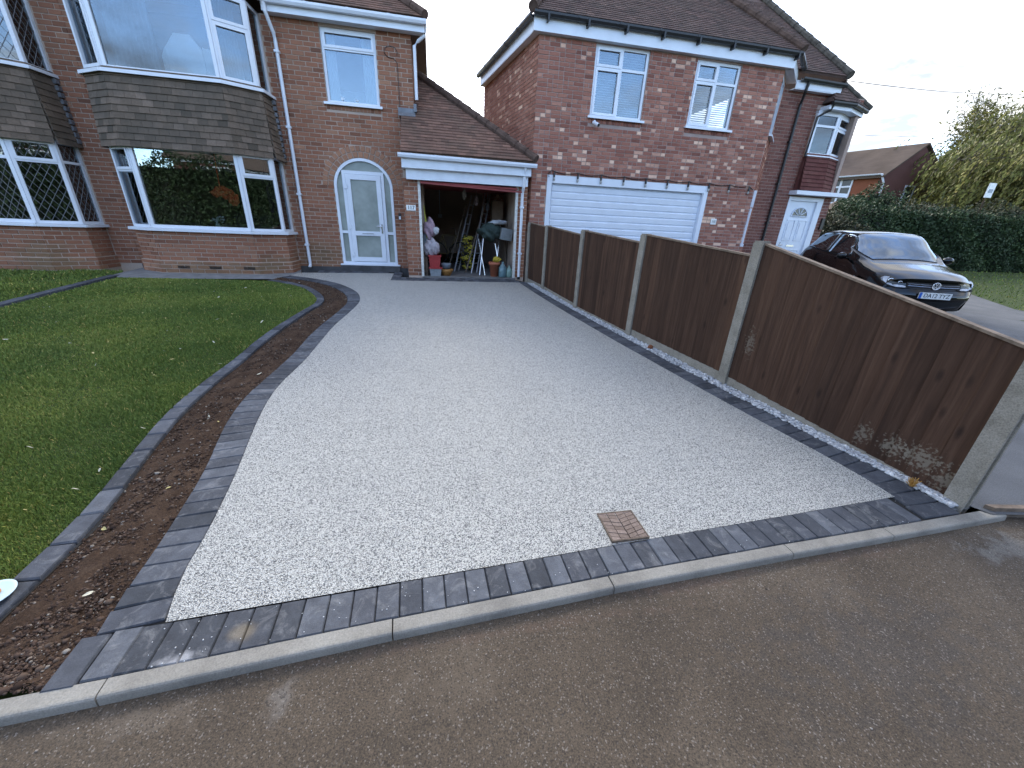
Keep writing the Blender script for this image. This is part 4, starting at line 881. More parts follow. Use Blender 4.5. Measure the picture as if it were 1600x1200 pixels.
m = MB(); m.box(-.66, -.3, YF-.05, YF-.012, 3.74, 3.84); m.box(-.33, -.27, YF-.1, YF+.12, 3.78, 3.92); m.prism([PT(-.66, 1.16)+V((0, 0, .04)), PT(-.3, 1.16)+V((0, 0, .04)), PT(-.3, 1.3)+V((0, 0, .05)), PT(-.66, 1.3)+V((0, 0, .05))], (0, 0, .01)); m.build('flashing', LEAD, h)
m = MB(); m.box(-.57, -.37, YG-.022, YG-.011, 1.82, 1.93); npl = m.build('number_plate', PLATEW, h); textobj('number', '117', .105, TXT, npl, facing((-.47, YG-.023, 1.875), X1, NY))
bk.finish(h); tl.finish(h); hg.finish(h)
# ---- twin house on the left
h2 = thing('brick_house', 'brick semi at the left edge with diamond leaded bay windows', 'house', (-8, 10.1, .44))
bk = Bricks(BR117); hg = Tiles(THANG, 'hanging_tile'); mo = MB(); DX = -3.66; O = V((-10.2, YF, 0)); c = lambda x: x+10.2
backing(mo, O, X1, 3.86, .2, SOF, [(c(-9.56), c(-6.86), .9, 2.7), (c(-9.56), c(-6.86), 3.8, 5.0)])
bk.wall(O, X1, 3.858, .5, SOF, [(0, c(-6.78), 0, 9)], phase=.2)
bay(h2, bk, hg, DX, True, mo); mo.build('mortar_wall', MO117, h2)
m = MB(); m.box(-10.3, -6.35, 14.55, 14.75, .2, 5.2); m.box(-10.4, -10.3, 9, 14.7, .2, 5.2); m.build('wall', PLASTD, h2)
for z0, z1 in ((.55, .6), (3.1, 3.3), (5.13, 5.2)): m = MB(); m.box(-10.2, -6.36, 10.34, 14.5, z0, z1); m.build('floor', CARPET, h2)
m = MB(); m.box(-9.5, -6.95, 9.6, 10.34, 3.1, 3.3); m.build('floor', CARPET, h2)
m = MB(); slab(m, [(-10.4, 9.7, SOF+.21), (-6.34, 9.7, SOF+.21), (-6.34, 13.2, SOF+.21+3.5*pit), (-10.4, 13.2, SOF+.21+3.5*pit)], .05); slab(m, [(-10.4, 13.2, SOF+.21+3.5*pit), (-6.34, 13.2, SOF+.21+3.5*pit), (-6.34, 15.2, SOF+.2), (-10.4, 15.2, SOF+.2)], .05); m.build('roof_deck', TROOF117, h2)
bk.finish(h2); hg.finish(h2)
# things seen behind the glass
def curtain(x0, x1, y, z0, z1, mat, label, folds=7, amp=.035):
    m = MB(); n = folds*6; P = []
    for i in range(n+1):
        x = x0+(x1-x0)*i/n; P.append((x, y+amp*math.sin(2*math.pi*folds*i/n)))
    vs = [(x, yy, z0) for x, yy in P]+[(x, yy, z1) for x, yy in P]; m.add(vs, [(i, i+1, n+2+i, n+1+i) for i in range(n)])
    o = m.build('curtain', mat, None, smooth=True, fix=False); so_ = o.modifiers.new('thickness', 'SOLIDIFY'); so_.thickness = .006
    return tag(o, label, 'curtain')
curtain(-2.05, -1.83, 10.26, 3.85, 5.05, CURTW, 'pale curtain drawn to the left side of the landing window'); curtain(-1.32, -1.05, 10.26, 3.85, 5.05, CURTW, 'pale curtain drawn to the right side of the landing window')
curtain(-5.45, -4.75, 9.62, 3.84, 5.1, simple('blue_grey_curtain', (.3, .37, .44), .9), 'blue grey curtain on the left of the upstairs bay', 9)
curtain(-3.75, -3.45, 9.75, 3.84, 5.1, simple('grey_net', (.3, .33, .37), .9), 'grey net behind the right upstairs bay casement', 6)
curtain(-3.42, -3.28, 9.72, 1.3, 2.65, CURTD, 'dark curtain at the right end of the downstairs bay', 4)
m = MB(); 
for pts in ([(-4.55, 4.0), (-3.98, 4.0), (-3.98, 4.45), (-4.13, 4.66), (-4.38, 4.66), (-4.55, 4.45)], ): m.prism([(x, 9.5, z-.18) for x, z in pts], (0, .03, 0))
mr = thing('dressing_table_mirror', 'pale folding mirror backs standing in the upstairs bay window', 'mirror', (-4.3, 9.5, 3.8)); m.build('centre_panel', simple('mirror_back', (.78, .82, .84), .5, var=.03), mr)
m = MB(); m.prism([(-3.97, 9.51, 3.82), (-3.72, 9.62, 3.82), (-3.72, 9.62, 4.12), (-3.8, 9.58, 4.3), (-3.97, 9.51, 4.32)], (-.012, .025, 0)); m.build('wing_panel', simple('mirror_wing', (.7, .74, .76), .5, var=.03), mr)
m = MB(); m.prism([(-4.56, 9.51, 3.82), (-4.68, 9.58, 3.82), (-4.68, 9.58, 4.15), (-4.56, 9.51, 4.28)], (.01, .025, 0)); m.build('wing_panel', bpy.data.materials['mirror_wing'], mr)
# vase of white flowers on the bay sill
fl = thing('flower_vase', 'white flowers in a pale vase on the downstairs bay sill', 'vase', (-4.35, 9.43, 1.28)); m = MB(); m.lathe((-4.35, 9.43, 1.28), [(.03, 0), (.05, .03), (.055, .07), (.03, .11), (.038, .125)], 12); m.build('vase', simple('vase_glaze', (.5, .55, .52), .3), fl, smooth=True)
m = MB()
for k in range(34):
    d = V((random.gauss(0, .055), random.gauss(0, .04), .18+random.gauss(0, .035))); m.blobby(V((-4.35, 9.43, 1.28))+d, (.02, .02, .013), k, random.random(), 4)
m.build('blossom', simple('white_petal', (.85, .87, .84), .6), fl); m = MB()
for k in range(16): m.tube([(-4.35, 9.43, 1.38), (-4.35+random.gauss(0, .08), 9.43+random.gauss(0, .03), 1.28+random.uniform(.15, .28))], .004, 4)
m.build('stem', simple('flower_stem', (.1, .2, .08)), fl)
for i, (x, hh) in enumerate(((-1.78, .1), (-1.5, .07))):
    o = MB(); o.blobby((x, 10.2, 3.87+hh*.45), (.05, .04, hh*.5), i, .5, 7, .4); o.blobby((x-.03, 10.2, 3.87+hh), (.03, .03, .025), i+5, .5, 6, .3); tag(o.build('ornament', UPVC2, None, True), ['small white animal ornament on the left of the landing window sill', 'low white ornament in the middle of the landing window sill'][i], 'ornament')
o = MB(); o.blobby((-4.2, 9.62, 1.98), (.2, .07, .1), 3, .5, 10, .45); o.blobby((-4.04, 9.62, 1.88), (.1, .06, .13), 8, .5, 9, .4); o.tube([(-4.25, 9.63, 2.08), (-4.22, 9.63, 2.7)], .012, 6)
OR = Mat('orange_cloth', .7); OR.base((.9, .14, .03)); tag(o.build('lamp_shade', OR.m, None, False), 'orange fabric shade hanging inside the downstairs bay', 'lamp')
o = MB(); o.box(-5.2, -3.3, 11.4, 12.2, .6, 1.35); o.box(-5.2, -3.3, 12.2, 12.45, .6, 1.6); tag(o.build('sofa', simple('sofa_cloth', (.08, .07, .07), .9), None), 'dark sofa inside the downstairs bay room', 'sofa')
# ------------------------------------------------------------------ house 115
n5 = thing('brick_house', 'pink brick house with wide white garage door and number 115 plate', 'house', (5.5, 9.6, .4))
bk = Bricks(BR115); br = Bricks(BRREC); tl = Tiles(TROOF115, 'roof_tile'); rd = Tiles(TRED, 'hanging_tile'); mo = MB(); mr_ = MB()
Y5 = 9.6; XL, XR = 2.26, 8.18; O = V((XL, Y5, 0)); c = lambda x: x-XL; S5 = 5.24
W1 = (c(3.5), c(4.75), 3.93, 5.22); W2 = (c(5.91), c(7.05), 3.93, 5.2); GD = (c(2.63), c(6.86), .2, 2.73)
backing(mo, O, X1, XR-XL, .2, S5, [W1, W2, GD])
sol = [(W1[0]-.02, W1[1]+.02, 3.8, 3.94), (W2[0]-.02, W2[1]+.02, 3.8, 3.94)]
bk.wall(O, X1, XR-XL, .42, S5, [W1, W2, GD]+sol, flemish=.5, course=.0775, tr=(.05, .92))
for Wn in (W1, W2):
    k = 0; x = Wn[0]-.015
    while x < Wn[1]: q = MB(); q.ob(O, X1, NY, x, x+.06, -.005, .011, 3.81, 3.905, random.random()*.6); q.build('brick', BR115, n5); x += .071
# angled side wall to the left
us = V((1.58-2.26, 13.3-9.6, 0)); ul = us.length; us.normalize()
sideO = V((1.58, 13.3, 0)); bk.wall(sideO, -us, ul, 1.5, S5+.02, flemish=.3, course=.0775, tr=(.25, 1.0)); backing(mo, sideO, -us, ul, .2, S5+.02)
# splayed corner with its window, recessed wall of the older house
SP = V((XR, Y5, 0)); sp2 = V((8.95, 10.35, 0)); usp = (sp2-SP).normalized(); wsp = (sp2-SP).length
WS = (.06, wsp-.22, 3.95, 5.16); backing(mo, SP, usp, wsp, .2, S5, [WS]); bk.wall(SP, usp, wsp, .42, S5, [WS], flemish=.4, course=.0775)
YR = 10.35; XE = 11.5; DR = (10.04-8.95, 11.24-8.95, .3, 2.72)
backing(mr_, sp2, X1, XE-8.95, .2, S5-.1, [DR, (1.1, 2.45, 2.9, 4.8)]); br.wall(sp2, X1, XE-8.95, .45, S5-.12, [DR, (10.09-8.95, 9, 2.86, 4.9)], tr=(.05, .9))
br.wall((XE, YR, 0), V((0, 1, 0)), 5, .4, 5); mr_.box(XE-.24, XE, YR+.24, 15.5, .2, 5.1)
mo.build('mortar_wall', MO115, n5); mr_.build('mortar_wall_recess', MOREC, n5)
m = MB(); m.box(2.3, XE-.25, 15.4, 15.6, .2, 5.2); m.build('wall', MO115, n5)
m = MB(); m.box(2.5, 11.4, 10.6, 15.4, 3.1, 3.3); m.box(2.4, 8.3, 9.85, 15.4, 5.16, 5.22); m.box(2.5, 8.2, 9.85, 10.6, 3.1, 3.3); m.box(2.5, 8.0, 13, 13.1, 3.3, 5.16); m.build('floor', PLASTD, n5)
# windows with blinds
def blinds(fr, x0, x1, z0, z1, y, n):
    sh = None
    for i in range(n):
        z = z0+(z1-z0)*(i+.5)/n
        if sh is None:
            q = MB(); q.prism([(0, -.02, -.014), (0, -.016, -.014), (0, .02, .014), (0, .016, .014)], (1, 0, 0)); o = q.build('blind_slat', BLIND, fr); sh = o.data
        else: o = bpy.data.objects.new('blind_slat', sh); COL.objects.link(o); o.parent = fr
        o.location = (x0, y, z); o.scale = (x1-x0, 1, 1)
BLIND = simple('white_blind', (.7, .71, .72), .5, var=.04)
for (x, w_, h_) in ((3.505, 1.24, 1.285), (5.915, 1.13, 1.265)):
    f = window(n5, (x, Y5, 3.935), X1, w_, h_, [(0, .5, 0, .7, 1), (.5, 1, 0, .7, 0), (0, .5, .7, 1, 1), (.5, 1, .7, 1, 0)], inset=.03, fw=.055, glass=GLASSD, sill_d=.11)
    blinds(f, x+.06, x+w_-.06, 3.99, 3.935+h_-.05, Y5+.16, 27)
window(n5, SP+usp*.065+V((0, 0, 3.955)), usp, wsp-.29, 1.2, [(0, .5, 0, 1, 0), (.5, 1, 0, 1, 0)], glass=GLASSD, inset=.0, sill_over=.02)
# garage door with ribs
m = MB(); B = lambda *a: m.ob(O, X1, NY, *a)
B(GD[0], GD[0]+.11, -.1, .012, .3, 2.73); B(GD[1]-.11, GD[1], -.1, .012, .3, 2.73); B(GD[0]+.11, GD[1]-.11, -.1, .01, 2.57, 2.73); gf = m.build('garage_door_frame', UPVC, n5)
m = MB(); B(GD[0]+.11, GD[1]-.11, -.12, -.09, .35, 2.57); gdo = m.build('garage_door', UPVC, n5)
z = .42; ph = .152
while z < 2.5:
    q = MB(); x0, x1 = GD[0]+.15, GD[1]-.15
    P = [(-.09, z), (-.066, z+.022), (-.058, z+ph-.03), (-.09, z+ph-.006)]
    q.prism([O+X1*x0+V((0, -d, zz)) for d, zz in P], X1*(x1-x0)); q.build('slat', UPVC, gdo); z += ph
m = MB(); B(2.12, 2.16, -.06, -.03, 1.42, 1.5); m.build('lock_handle', BLACKP, gdo)
# number plate, meter conduit, doorbell and camera
m = MB(); B(c(7.12), c(7.28), .012, .022, 1.86, 2.0); q5 = m.build('number_plate', PLATEW, n5); textobj('number', '115', .075, TXT, q5, facing((7.2, Y5-.023, 1.93), X1, NY))
m = MB(); p0 = SP+usp*.1+V((usp.y, -usp.x, 0))*.03
m.frame(p0+Z*1.85, usp*.03, V((usp.y, -usp.x, 0))*.03, Z*.45); m.frame(p0+Z*2.52, usp*.05, V((usp.y, -usp.x, 0))*.04, Z*.2); m.frame(p0+Z*1.38, usp*.06, V((usp.y, -usp.x, 0))*.05, Z*.035); m.build('white_conduit', UPVC, n5)
# eaves of the extension
m = MB(); m.box(2.1, 8.3, 9.49, Y5, S5-.005, S5+.015); m.box(2.1, 8.3, 9.465, 9.489, S5-.01, S5+.22); m.prism([(8.3, 9.47, S5-.005), (9.12, 10.2, S5-.005), (8.96, 10.35, S5-.005), (8.2, 9.62, S5-.005)], (0, 0, .02)); m.prism([(8.301, 9.47, S5-.01), (9.12, 10.2, S5-.01), (9.12, 10.2, S5+.17), (8.301, 9.47, S5+.17)], (-.02, .02, 0)); m.build('fascia', UPVC, n5)
m = MB(); nl = V((-us.y, us.x, 0)); nl = V((us.y*-1, us.x, 0)); a = V((2.12, 9.49, 0)); b = a-us*-1*0+V((1.44-2.12, 13.2-9.49, 0))
m.prism([a+Z*(S5-.01), b+Z*(S5-.01), b+Z*(S5+.22), a+Z*(S5+.22)], (.025, 0, 0)); m.prism([a+Z*(S5-.008), b+Z*(S5-.008), b+Z*(S5-.008)+V((.2, 0, 0)), a+Z*(S5-.008)+V((.2, 0, 0))], (0, 0, .02)); m.build('side_fascia', UPVC, n5)
gutter(n5, [(2.08, 9.4, S5+.27), (8.33, 9.4, S5+.27)], mat=BLACKP); gutter(n5, [tuple(b+Z*(S5+.26)-V((.06, 0, 0))), (2.06, 9.46, S5+.26)], mat=BLACKP)
m = MB()
for i in range(8): m = MB(); x = 2.35+i*.84; m.box(x, x+.04, 9.34, 9.464, S5+.13, S5+.26); m.build('gutter_bracket', BLACKP, n5)
gutter(n5, [(8.33, 9.4, S5+.27), (9.2, 10.12, S5+.25)], mat=BLACKP); gutter(n5, [(9.2, 10.12, S5+.1), (10.55, 10.12, S5+.08)], mat=BLACKP)
m = MB(); m.box(9.1, 10.5, 10.18, 10.34, S5-.13, S5-.11); m.box(9.1, 10.5, 10.17, 10.19, S5-.11, S5+.05); m.build('fascia', UPVC, n5)
downpipe(n5, [(9.42, 10.12, S5+.05), (9.42, 10.16, S5-.15), (9.5, 10.29, S5-.4), (9.5, 10.3, .5)], mat=BLACKP, r=.036, clips=[(9.5, 10.3, z) for z in (4, 3, 2, 1.2)])
# roofs
k5 = .8; e5 = math.sqrt(1+k5*k5); GY = 9.42; GZ = S5+.3
tl.plane((0, GY, GZ), X1, V((0, 1, k5)), [(2.06, 0), (8.33, 0), (6.45, 5*e5*.9), (4.6, 5*e5*.9)], gauge=.105)
m = MB(); P3 = lambda x, q: V((x, GY+q, GZ-.012+q*k5)); slab(m, [P3(2.06, 0), P3(8.35, 0), P3(6.45, 4.5), P3(4.6, 4.5)], .05); slab(m, [P3(2.06, 0), V((1.42, 13.2, GZ)), P3(4.6, 4.5)], .04); m.build('roof_deck', TROOF115, n5)
def hips(A, B, n, mat=RIDGE5, r=.1):
    for k in range(n):
        q = MB(); a = V(A).lerp(V(B), k/n); b = V(A).lerp(V(B), (k+1)/n); q.tube([a, b], r, 10, r2=r*.86); q.build('ridge_tile', mat, n5, smooth=False)
hips(P3(8.38, -.02)+Z*.05, P3(6.45, 4.5)+Z*.05, 15, RIDGE); hips(P3(2.05, -.02)+Z*.05, P3(4.6, 4.5)+Z*.05, 15, RIDGE)
GB = S5+.19; PB = lambda x, q, zz=0: V((x, 10.0+q, GB+q*k5+zz))
tl.plane((0, 10.0, GB), X1, V((0, 1, k5)), [(8.9, 0), (10.35, 0), (10.2, 4.4), (8.6, 4.4)], gauge=.105)
m = MB(); slab(m, [PB(8.8, 0), PB(10.4, 0), PB(10.15, 4.2), PB(6, 4.2)], .05); slab(m, [PB(10.4, 0), V((11.3, 10.9, GB-.35)), V((12.1, 15.5, GB-.35)), PB(10.15, 4.2)], .05); m.build('roof_deck', TROOF115, n5)
hips(PB(10.42, -.03)+Z*.05, PB(10.15, 4.2)+Z*.05, 14)
# chimney stack
m = MB(); m.box(9.2, 10.0, 14.2, 14.9, 7.6, 9.6); m.box(9.15, 10.05, 14.15, 14.95, 9.6, 9.75); ch = m.build('chimney', BRREC, n5)
# bay: oriel window over red tiles, its own little hipped roof
BP = [(10.1, 10.36), (10.1, 10.26), (10.82, 10.26), (11.5, 10.55), (11.5, 10.75)]
zs, zt = 3.74, 4.72
for i in (1, 2):
    a, b = V((*BP[i], 0)), V((*BP[i+1], 0)); u = (b-a).normalized(); w_ = (b-a).length; n = V((u.y, -u.x, 0))
    pn = [(0, 1, 0, .7, 0), (0, 1, .7, 1, 0)] if i == 1 else [(0, 1, 0, .68, 1), (0, 1, .68, 1, 1)]
    f = window(n5, a+u*.003+Z*zs, u, w_-.006, zt-zs, pn, name='bay_window', sill=False, fw=.06, glass=GLASSD); s = MB(); s.ob(a, u, n, -.02, w_+.02, -.05, .06, zs-.03, zs-.002); s.build('sill', UPVC, f)
    rd.plane(a+n*.12+Z*2.88, u, V((0, 0, 1))*.82-n*.1, [(-.02 if i == 1 else -.03, 0), (w_+(.03 if i == 1 else .2), 0), (w_, .82), (0, .82)], gauge=.1, lift=.024)
m = MB(); m.prism([V((x, y, 2.865)) for x, y in BP], (0, 0, .84)); m.build('bay_core', TRED, n5)
m = MB(); m.prism([V((x, y, 4.725)) for x, y in BP], (0, 0, .03)); m.build('bay_head', UPVC, n5)
m = MB(); EV = [(10.2, 10.08), (10.9, 10.08), (11.7, 10.42), (11.75, 10.75), (10.2, 10.75)]
m.prism([V((x, y, 4.76)) for x, y in EV], (0, 0, .09)); m.build('bay_fascia', UPVC, n5)
gutter(n5, [(10.2, 10.03, 4.92), (10.92, 10.03, 4.92), (11.78, 10.4, 4.92)], mat=BLACKP, r=.045)
ap = V((10.62, 10.5, 5.5)); T = lambda x, y: V((x, y, 4.93))
m = MB(); slab(m, [T(10.2, 10.03), T(10.92, 10.03), ap], .03); slab(m, [T(10.92, 10.03), T(11.82, 10.4), ap], .03); slab(m, [T(11.82, 10.4), T(11.9, 10.9), ap], .03); slab(m, [T(10.2, 10.03), ap, T(10.2, 10.6)], .03); m.build('bay_roof_deck', TROOF115, n5)
for (p, q) in (((10.2, 10.03), (10.92, 10.03)), ((10.92, 10.03), (11.82, 10.4))):
    a, b = T(*p), T(*q); u = (b-a).normalized(); w_ = (b-a).length; d = ap-a; px = d.dot(u); v = d-u*px; tl.plane(a+Z*.015, u, v, [(0, 0), (w_, 0), (px+.02, v.length), (px-.02, v.length)], gauge=.105)
hips(T(11.84, 10.4)+Z*.05, ap+Z*.06, 5, RIDGE5, .07); hips(ap+Z*.06, PB(10.42, .2)+Z*.03, 2, RIDGE5, .07)
m = MB(); m.tube([(10.3, 10.06, 4.88), (10.28, 10.1, 4.75), (10.06, 10.22, 4.6), (10.05, 10.24, 3.7)], .03, 8); m.build('downpipe', BLACKP, n5)
# white panelled front door
m = MB(); D0 = sp2; B = lambda *a: m.ob(D0, X1, NY, *a)
d0, d1 = DR[0], DR[1]; zb = .42
B(d0, d0+.07, -.1, .02, zb, 2.72); B(d1-.2, d1-.13, -.1, .02, zb, 2.72); B(d0+.07, d1-.2, -.1, .02, 2.62, 2.72); B(d1-.13, d1, -.1, .01, zb, 2.72); df = m.build('door_frame', UPVC, n5)
m = MB(); B(d0+.07, d1-.2, -.08, -.03, zb+.02, 2.62); fd5 = m.build('front_door', UPVC, n5); wd = d1-.2-d0-.07
for (a, b, z0, z1) in ((.12, .44, 1.55, 2.12), (.56, .88, 1.55, 2.12), (.12, .44, .6, 1.3), (.56, .88, .6, 1.3)):
    m = MB(); x0, x1 = d0+.07+a*wd, d0+.07+b*wd
    for q in ((x0, x1, z0, z0+.025), (x0, x1, z1-.025, z1), (x0, x0+.025, z0+.025, z1-.025), (x1-.025, x1, z0+.025, z1-.025)): B(q[0], q[1], -.03, -.012, q[2], q[3])
    B(x0+.06, x1-.06, -.03, -.015, z0+.06, z1-.06); m.build('door_panel', UPVC, fd5)
cx = d0+.07+wd/2; m = MB(); R_ = .27
m.prism([D0+X1*(cx+R_*math.cos(math.pi*k/14))+V((0, .022, 2.22+R_*math.sin(math.pi*k/14)*.85)) for k in range(15)], (0, -.004, 0)); fan = m.build('fanlight', simple('dark_fanlight', (.12, .13, .12), .15), fd5)
m = MB()
for k in range(1, 5):
    a = math.pi*k/5; m.tube([D0+X1*(cx+.06*math.cos(a))+V((0, .012, 2.22+.06*math.sin(a))), D0+X1*(cx+R_*math.cos(a))+V((0, .012, 2.22+R_*.85*math.sin(a)))], .012, 6)
m.tube([D0+X1*(cx+R_*math.cos(math.pi*k/14))+V((0, .012, 2.22+R_*.85*math.sin(math.pi*k/14))) for k in range(15)], .014, 6); m.tube([D0+X1*(cx-R_)+V((0, .012, 2.22)), D0+X1*(cx+R_)+V((0, .012, 2.22))], .014, 6); m.build('fanlight_bars', UPVC, fd5)
m = MB(); B(cx-.13, cx+.13, -.03, -.018, 1.38, 1.43); m.build('letterbox', CHROME, fd5)
m = MB(); m.tube([D0+X1*(d0+.14)+V((0, -.0, 1.5)), D0+X1*(d0+.14)+V((0, -.0, 1.42)), D0+X1*(d0+.22)+V((0, -.02, 1.42))], .012, 6); m.build('handle', CHROME, fd5)
m = MB(); m.box(9.98, 11.7, 10.08, 10.35, 2.76, 2.86); m.build('door_canopy', UPVC, n5)
m = MB(); m.box(11.36, 11.46, 10.29, 10.335, 1.9, 2.2); m.build('doorbell_box', BLACKP, n5)
bk.finish(n5, 230); br.finish(n5, 70); tl.finish(n5); rd.finish(n5, 200)
# ---- things fixed to the neighbour's wall
cm = thing('security_camera', 'small white bullet security camera below the left upper window of 115', 'camera', (3.62, Y5, 3.86))
m = MB(); m.tube([(3.62, Y5, 3.84), (3.62, Y5-.06, 3.84)], .02, 10); m.build('bracket', UPVC2, cm); m = MB(); m.tube([(3.6, Y5-.04, 3.82), (3.66, Y5-.2, 3.74)], .036, 12); m.build('body', UPVC, cm); m = MB(); m.tube([(3.6605, Y5-.201, 3.739), (3.664, Y5-.21, 3.735)], .03, 12); m.build('lens', BLACKP, cm)
sl5 = thing('string_lights', 'black festoon string lights sagging over the white garage door', 'lights', (4.9, Y5, 2.8))
m = MB(); pts = [(2.66, Y5-.03, 2.68), (2.64, Y5-.03, 2.76), (2.72, Y5-.03, 2.82)]
XB = [2.78+.58*i for i in range(10)]; 
for i in range(len(XB)-1):
    for k in range(5): x = XB[i]+.58*k/5; pts.append((x, Y5-.03, 2.80-.035*math.sin(math.pi*k/5)+(.0)))
pts += [(XB[-1], Y5-.03, 2.8), (8.12, Y5-.03, 2.72)]; m.tube(pts, .009, 6); m.build('cable', BLACKP, sl5)
bulb = None
for i, x in enumerate(XB[:]):
    if bulb is None:
        q = MB(); q.lathe((0, 0, 0), [(.012, 0), (.02, -.04), (.024, -.09), (.02, -.11)], 8); o = q.build('lamp_holder', BLACKP, sl5); bulb = o.data
        q = MB(); q.lathe((0, 0, 0), [(.015, -.11), (.028, -.145), (.024, -.17), (.006, -.18)], 8); g = q.build('bulb', simple('bulb_glass', (.35, .35, .33), .1), sl5); gb = g.data
    else:
        o = bpy.data.objects.new('lamp_holder', bulb); g = bpy.data.objects.new('bulb', gb)
        for z_ in (o, g): COL.objects.link(z_); z_.parent = sl5
    for z_ in (o, g): z_.location = V((x, Y5-.035, 2.79))-V(sl5.location)
# ------------------------------------------------------------------ fence along the boundary
fe = thing('garden_fence', 'dark stained close-boarded fence with concrete posts along the pale drive', 'fence', (3.34, 1.406, 0))
PTOP = [1.13, 1.575, 1.585, 1.597, 1.648, 1.70]
PAN = [(1.56, 1.06), (1.575, 1.43), (1.585, 1.465), (1.63, 1.505), (1.69, 1.61)]
fd_ = (V((*FP[1], 0))-V((*FP[0], 0))).normalized()
WT = {}
for i, (p, zt_) in enumerate(zip(FP, PTOP)):
    P = V((*p, 0)); d = (V((*FP[min(i+1, 5)], 0))-V((*FP[max(i-1, 0)], 0))).normalized(); n = V((-d.y, d.x, 0)); a, b, k = .052, .052, .026
    prof = [(-a, -b), (a, -b), (a, -k), (a-.024, -k), (a-.024, k), (a, k), (a, b), (-a, b), (-a, k), (-a+.024, k), (-a+.024, -k), (-a, -k)]
    m = MB(); base = [P+d*x+n*y for x, y in prof]; zb = gz(p[1])-.12
    m.prism([q+Z*zb for q in base], Z*(zt_-.02-zb)); m.frame(P+Z*(zt_-.012), d*.045, n*.045, Z*.008); m.build('post', CONC, fe)
bs = {}
for i in range(5):
    A, B = V((*FP[i], 0)), V((*FP[i+1], 0)); d = (B-A).normalized(); n = V((-d.y, d.x, 0)); Lp = (B-A).length
    zf, zn = PAN[i]
    top = lambda s: zn+(zf-zn)*s/Lp
    bot = lambda s: gz((A+d*s).y)+(.015+.09*s/Lp if i == 0 else .11 if i == 1 else .045 if i == 2 else .07)
    g = MB(); s0, s1 = .04, Lp-.04
    pts = [A+d*s0, A+d*s1]; 
    q = [A+d*s+n*t_+Z*z_ for s in (s0, s1) for t_, z_ in ()]; 
    def boxs(mb, sa, sb, d0, d1, za0, za1, zb0, zb1, t=.5):
        mb.add([A+d*sa+n*d0+Z*za0, A+d*sb+n*d0+Z*zb0, A+d*sb+n*d1+Z*zb0, A+d*sa+n*d1+Z*za0, A+d*sa+n*d0+Z*za1, A+d*sb+n*d0+Z*zb1, A+d*sb+n*d1+Z*zb1, A+d*sa+n*d1+Z*za1], BOXF, t)
    boxs(g, s0, s1, -.022, .022, gz((A+d*s0).y)-.1, bot(s0)-.002, gz((A+d*s1).y)-.1, bot(s1)-.002); g.build('gravel_board', CONC, fe)
    m = MB(); boxs(m, s0, s1, -.02, .0, bot(s0), bot(s0)+.035, bot(s1), bot(s1)+.035); boxs(m, s0, s1, -.02, -.0, top(s0)-.05, top(s0)-.014, top(s1)-.05, top(s1)-.014)
    pn = m.build('fence_panel', WOOD, fe)
    nb = 15 if i < 4 else 8; wb = (s1-s0)/nb
    for k in range(nb):
        a, b = s0+k*wb-.012*(k > 0), s0+(k+1)*wb; q = MB(); o0 = random.uniform(-.001, .001); t = min(1, max(0, random.gauss(.5, .25))); dz = random.uniform(-.003, .002)
        # feather-edged board: thick edge laps over its neighbour
        V8 = []
        for z_ in (bot, lambda s: top(s)-.014):
            for s, e in ((a, 0), (b, 0), (b, 1), (a, 1)):
                th = (.023 if s == b else .010)+o0; V8.append(A+d*s+n*(.001+(th if e else 0)+(.004 if s == b else 0))+Z*(z_(s)+(dz if z_ is bot else 0)))
        q.add(V8, BOXF, t); q.build('board', WOOD, pn)
    m = MB(); boxs(m, s0, s1, -.03, .035, top(s0)-.012, top(s0)+.006, top(s1)-.012, top(s1)+.006); m.build('capping_rail', WOODTOP, pn)
# low board in front of the neighbour's drive, by the last post
m = MB(); m.prism([(3.52, 1.36, -.06), (3.54, 1.32, -.06), (3.54, 1.32, .035), (3.52, 1.36, .035)], (2.6, -.42, 0)); tag(m.build('edging_board', WOODTOP), 'weathered timber edging board running right from the nearest concrete post', 'board')
m = MB(); m.box(3.46, 3.9, 1.0, 1.33, -.08, -.045)
# dry weed and leaf at the fence foot
m = MB()
for k in range(60): a = random.uniform(0, 6.28); r = random.uniform(.005, .035); m.tube([(3.25, 1.6, .02), (3.25+r*math.cos(a), 1.6+r*math.sin(a), .025+random.uniform(.02, .07))], .0025, 3)
tag(m.build('dry_weed', simple('straw_orange', (.5, .27, .07), .8)), 'orange dry weed tuft among the pebbles below the nearest fence panel', 'weed')
m = MB(); m.blobby((2.79, 4.4, gz(4.4)+.03), (.035, .04, .025), 4, .5, 6, .3); tag(m.build('dead_leaf', simple('rust_leaf', (.2, .07, .03), .8)), 'curled rust-brown leaf on the pebbles by the second fence panel', 'leaf')
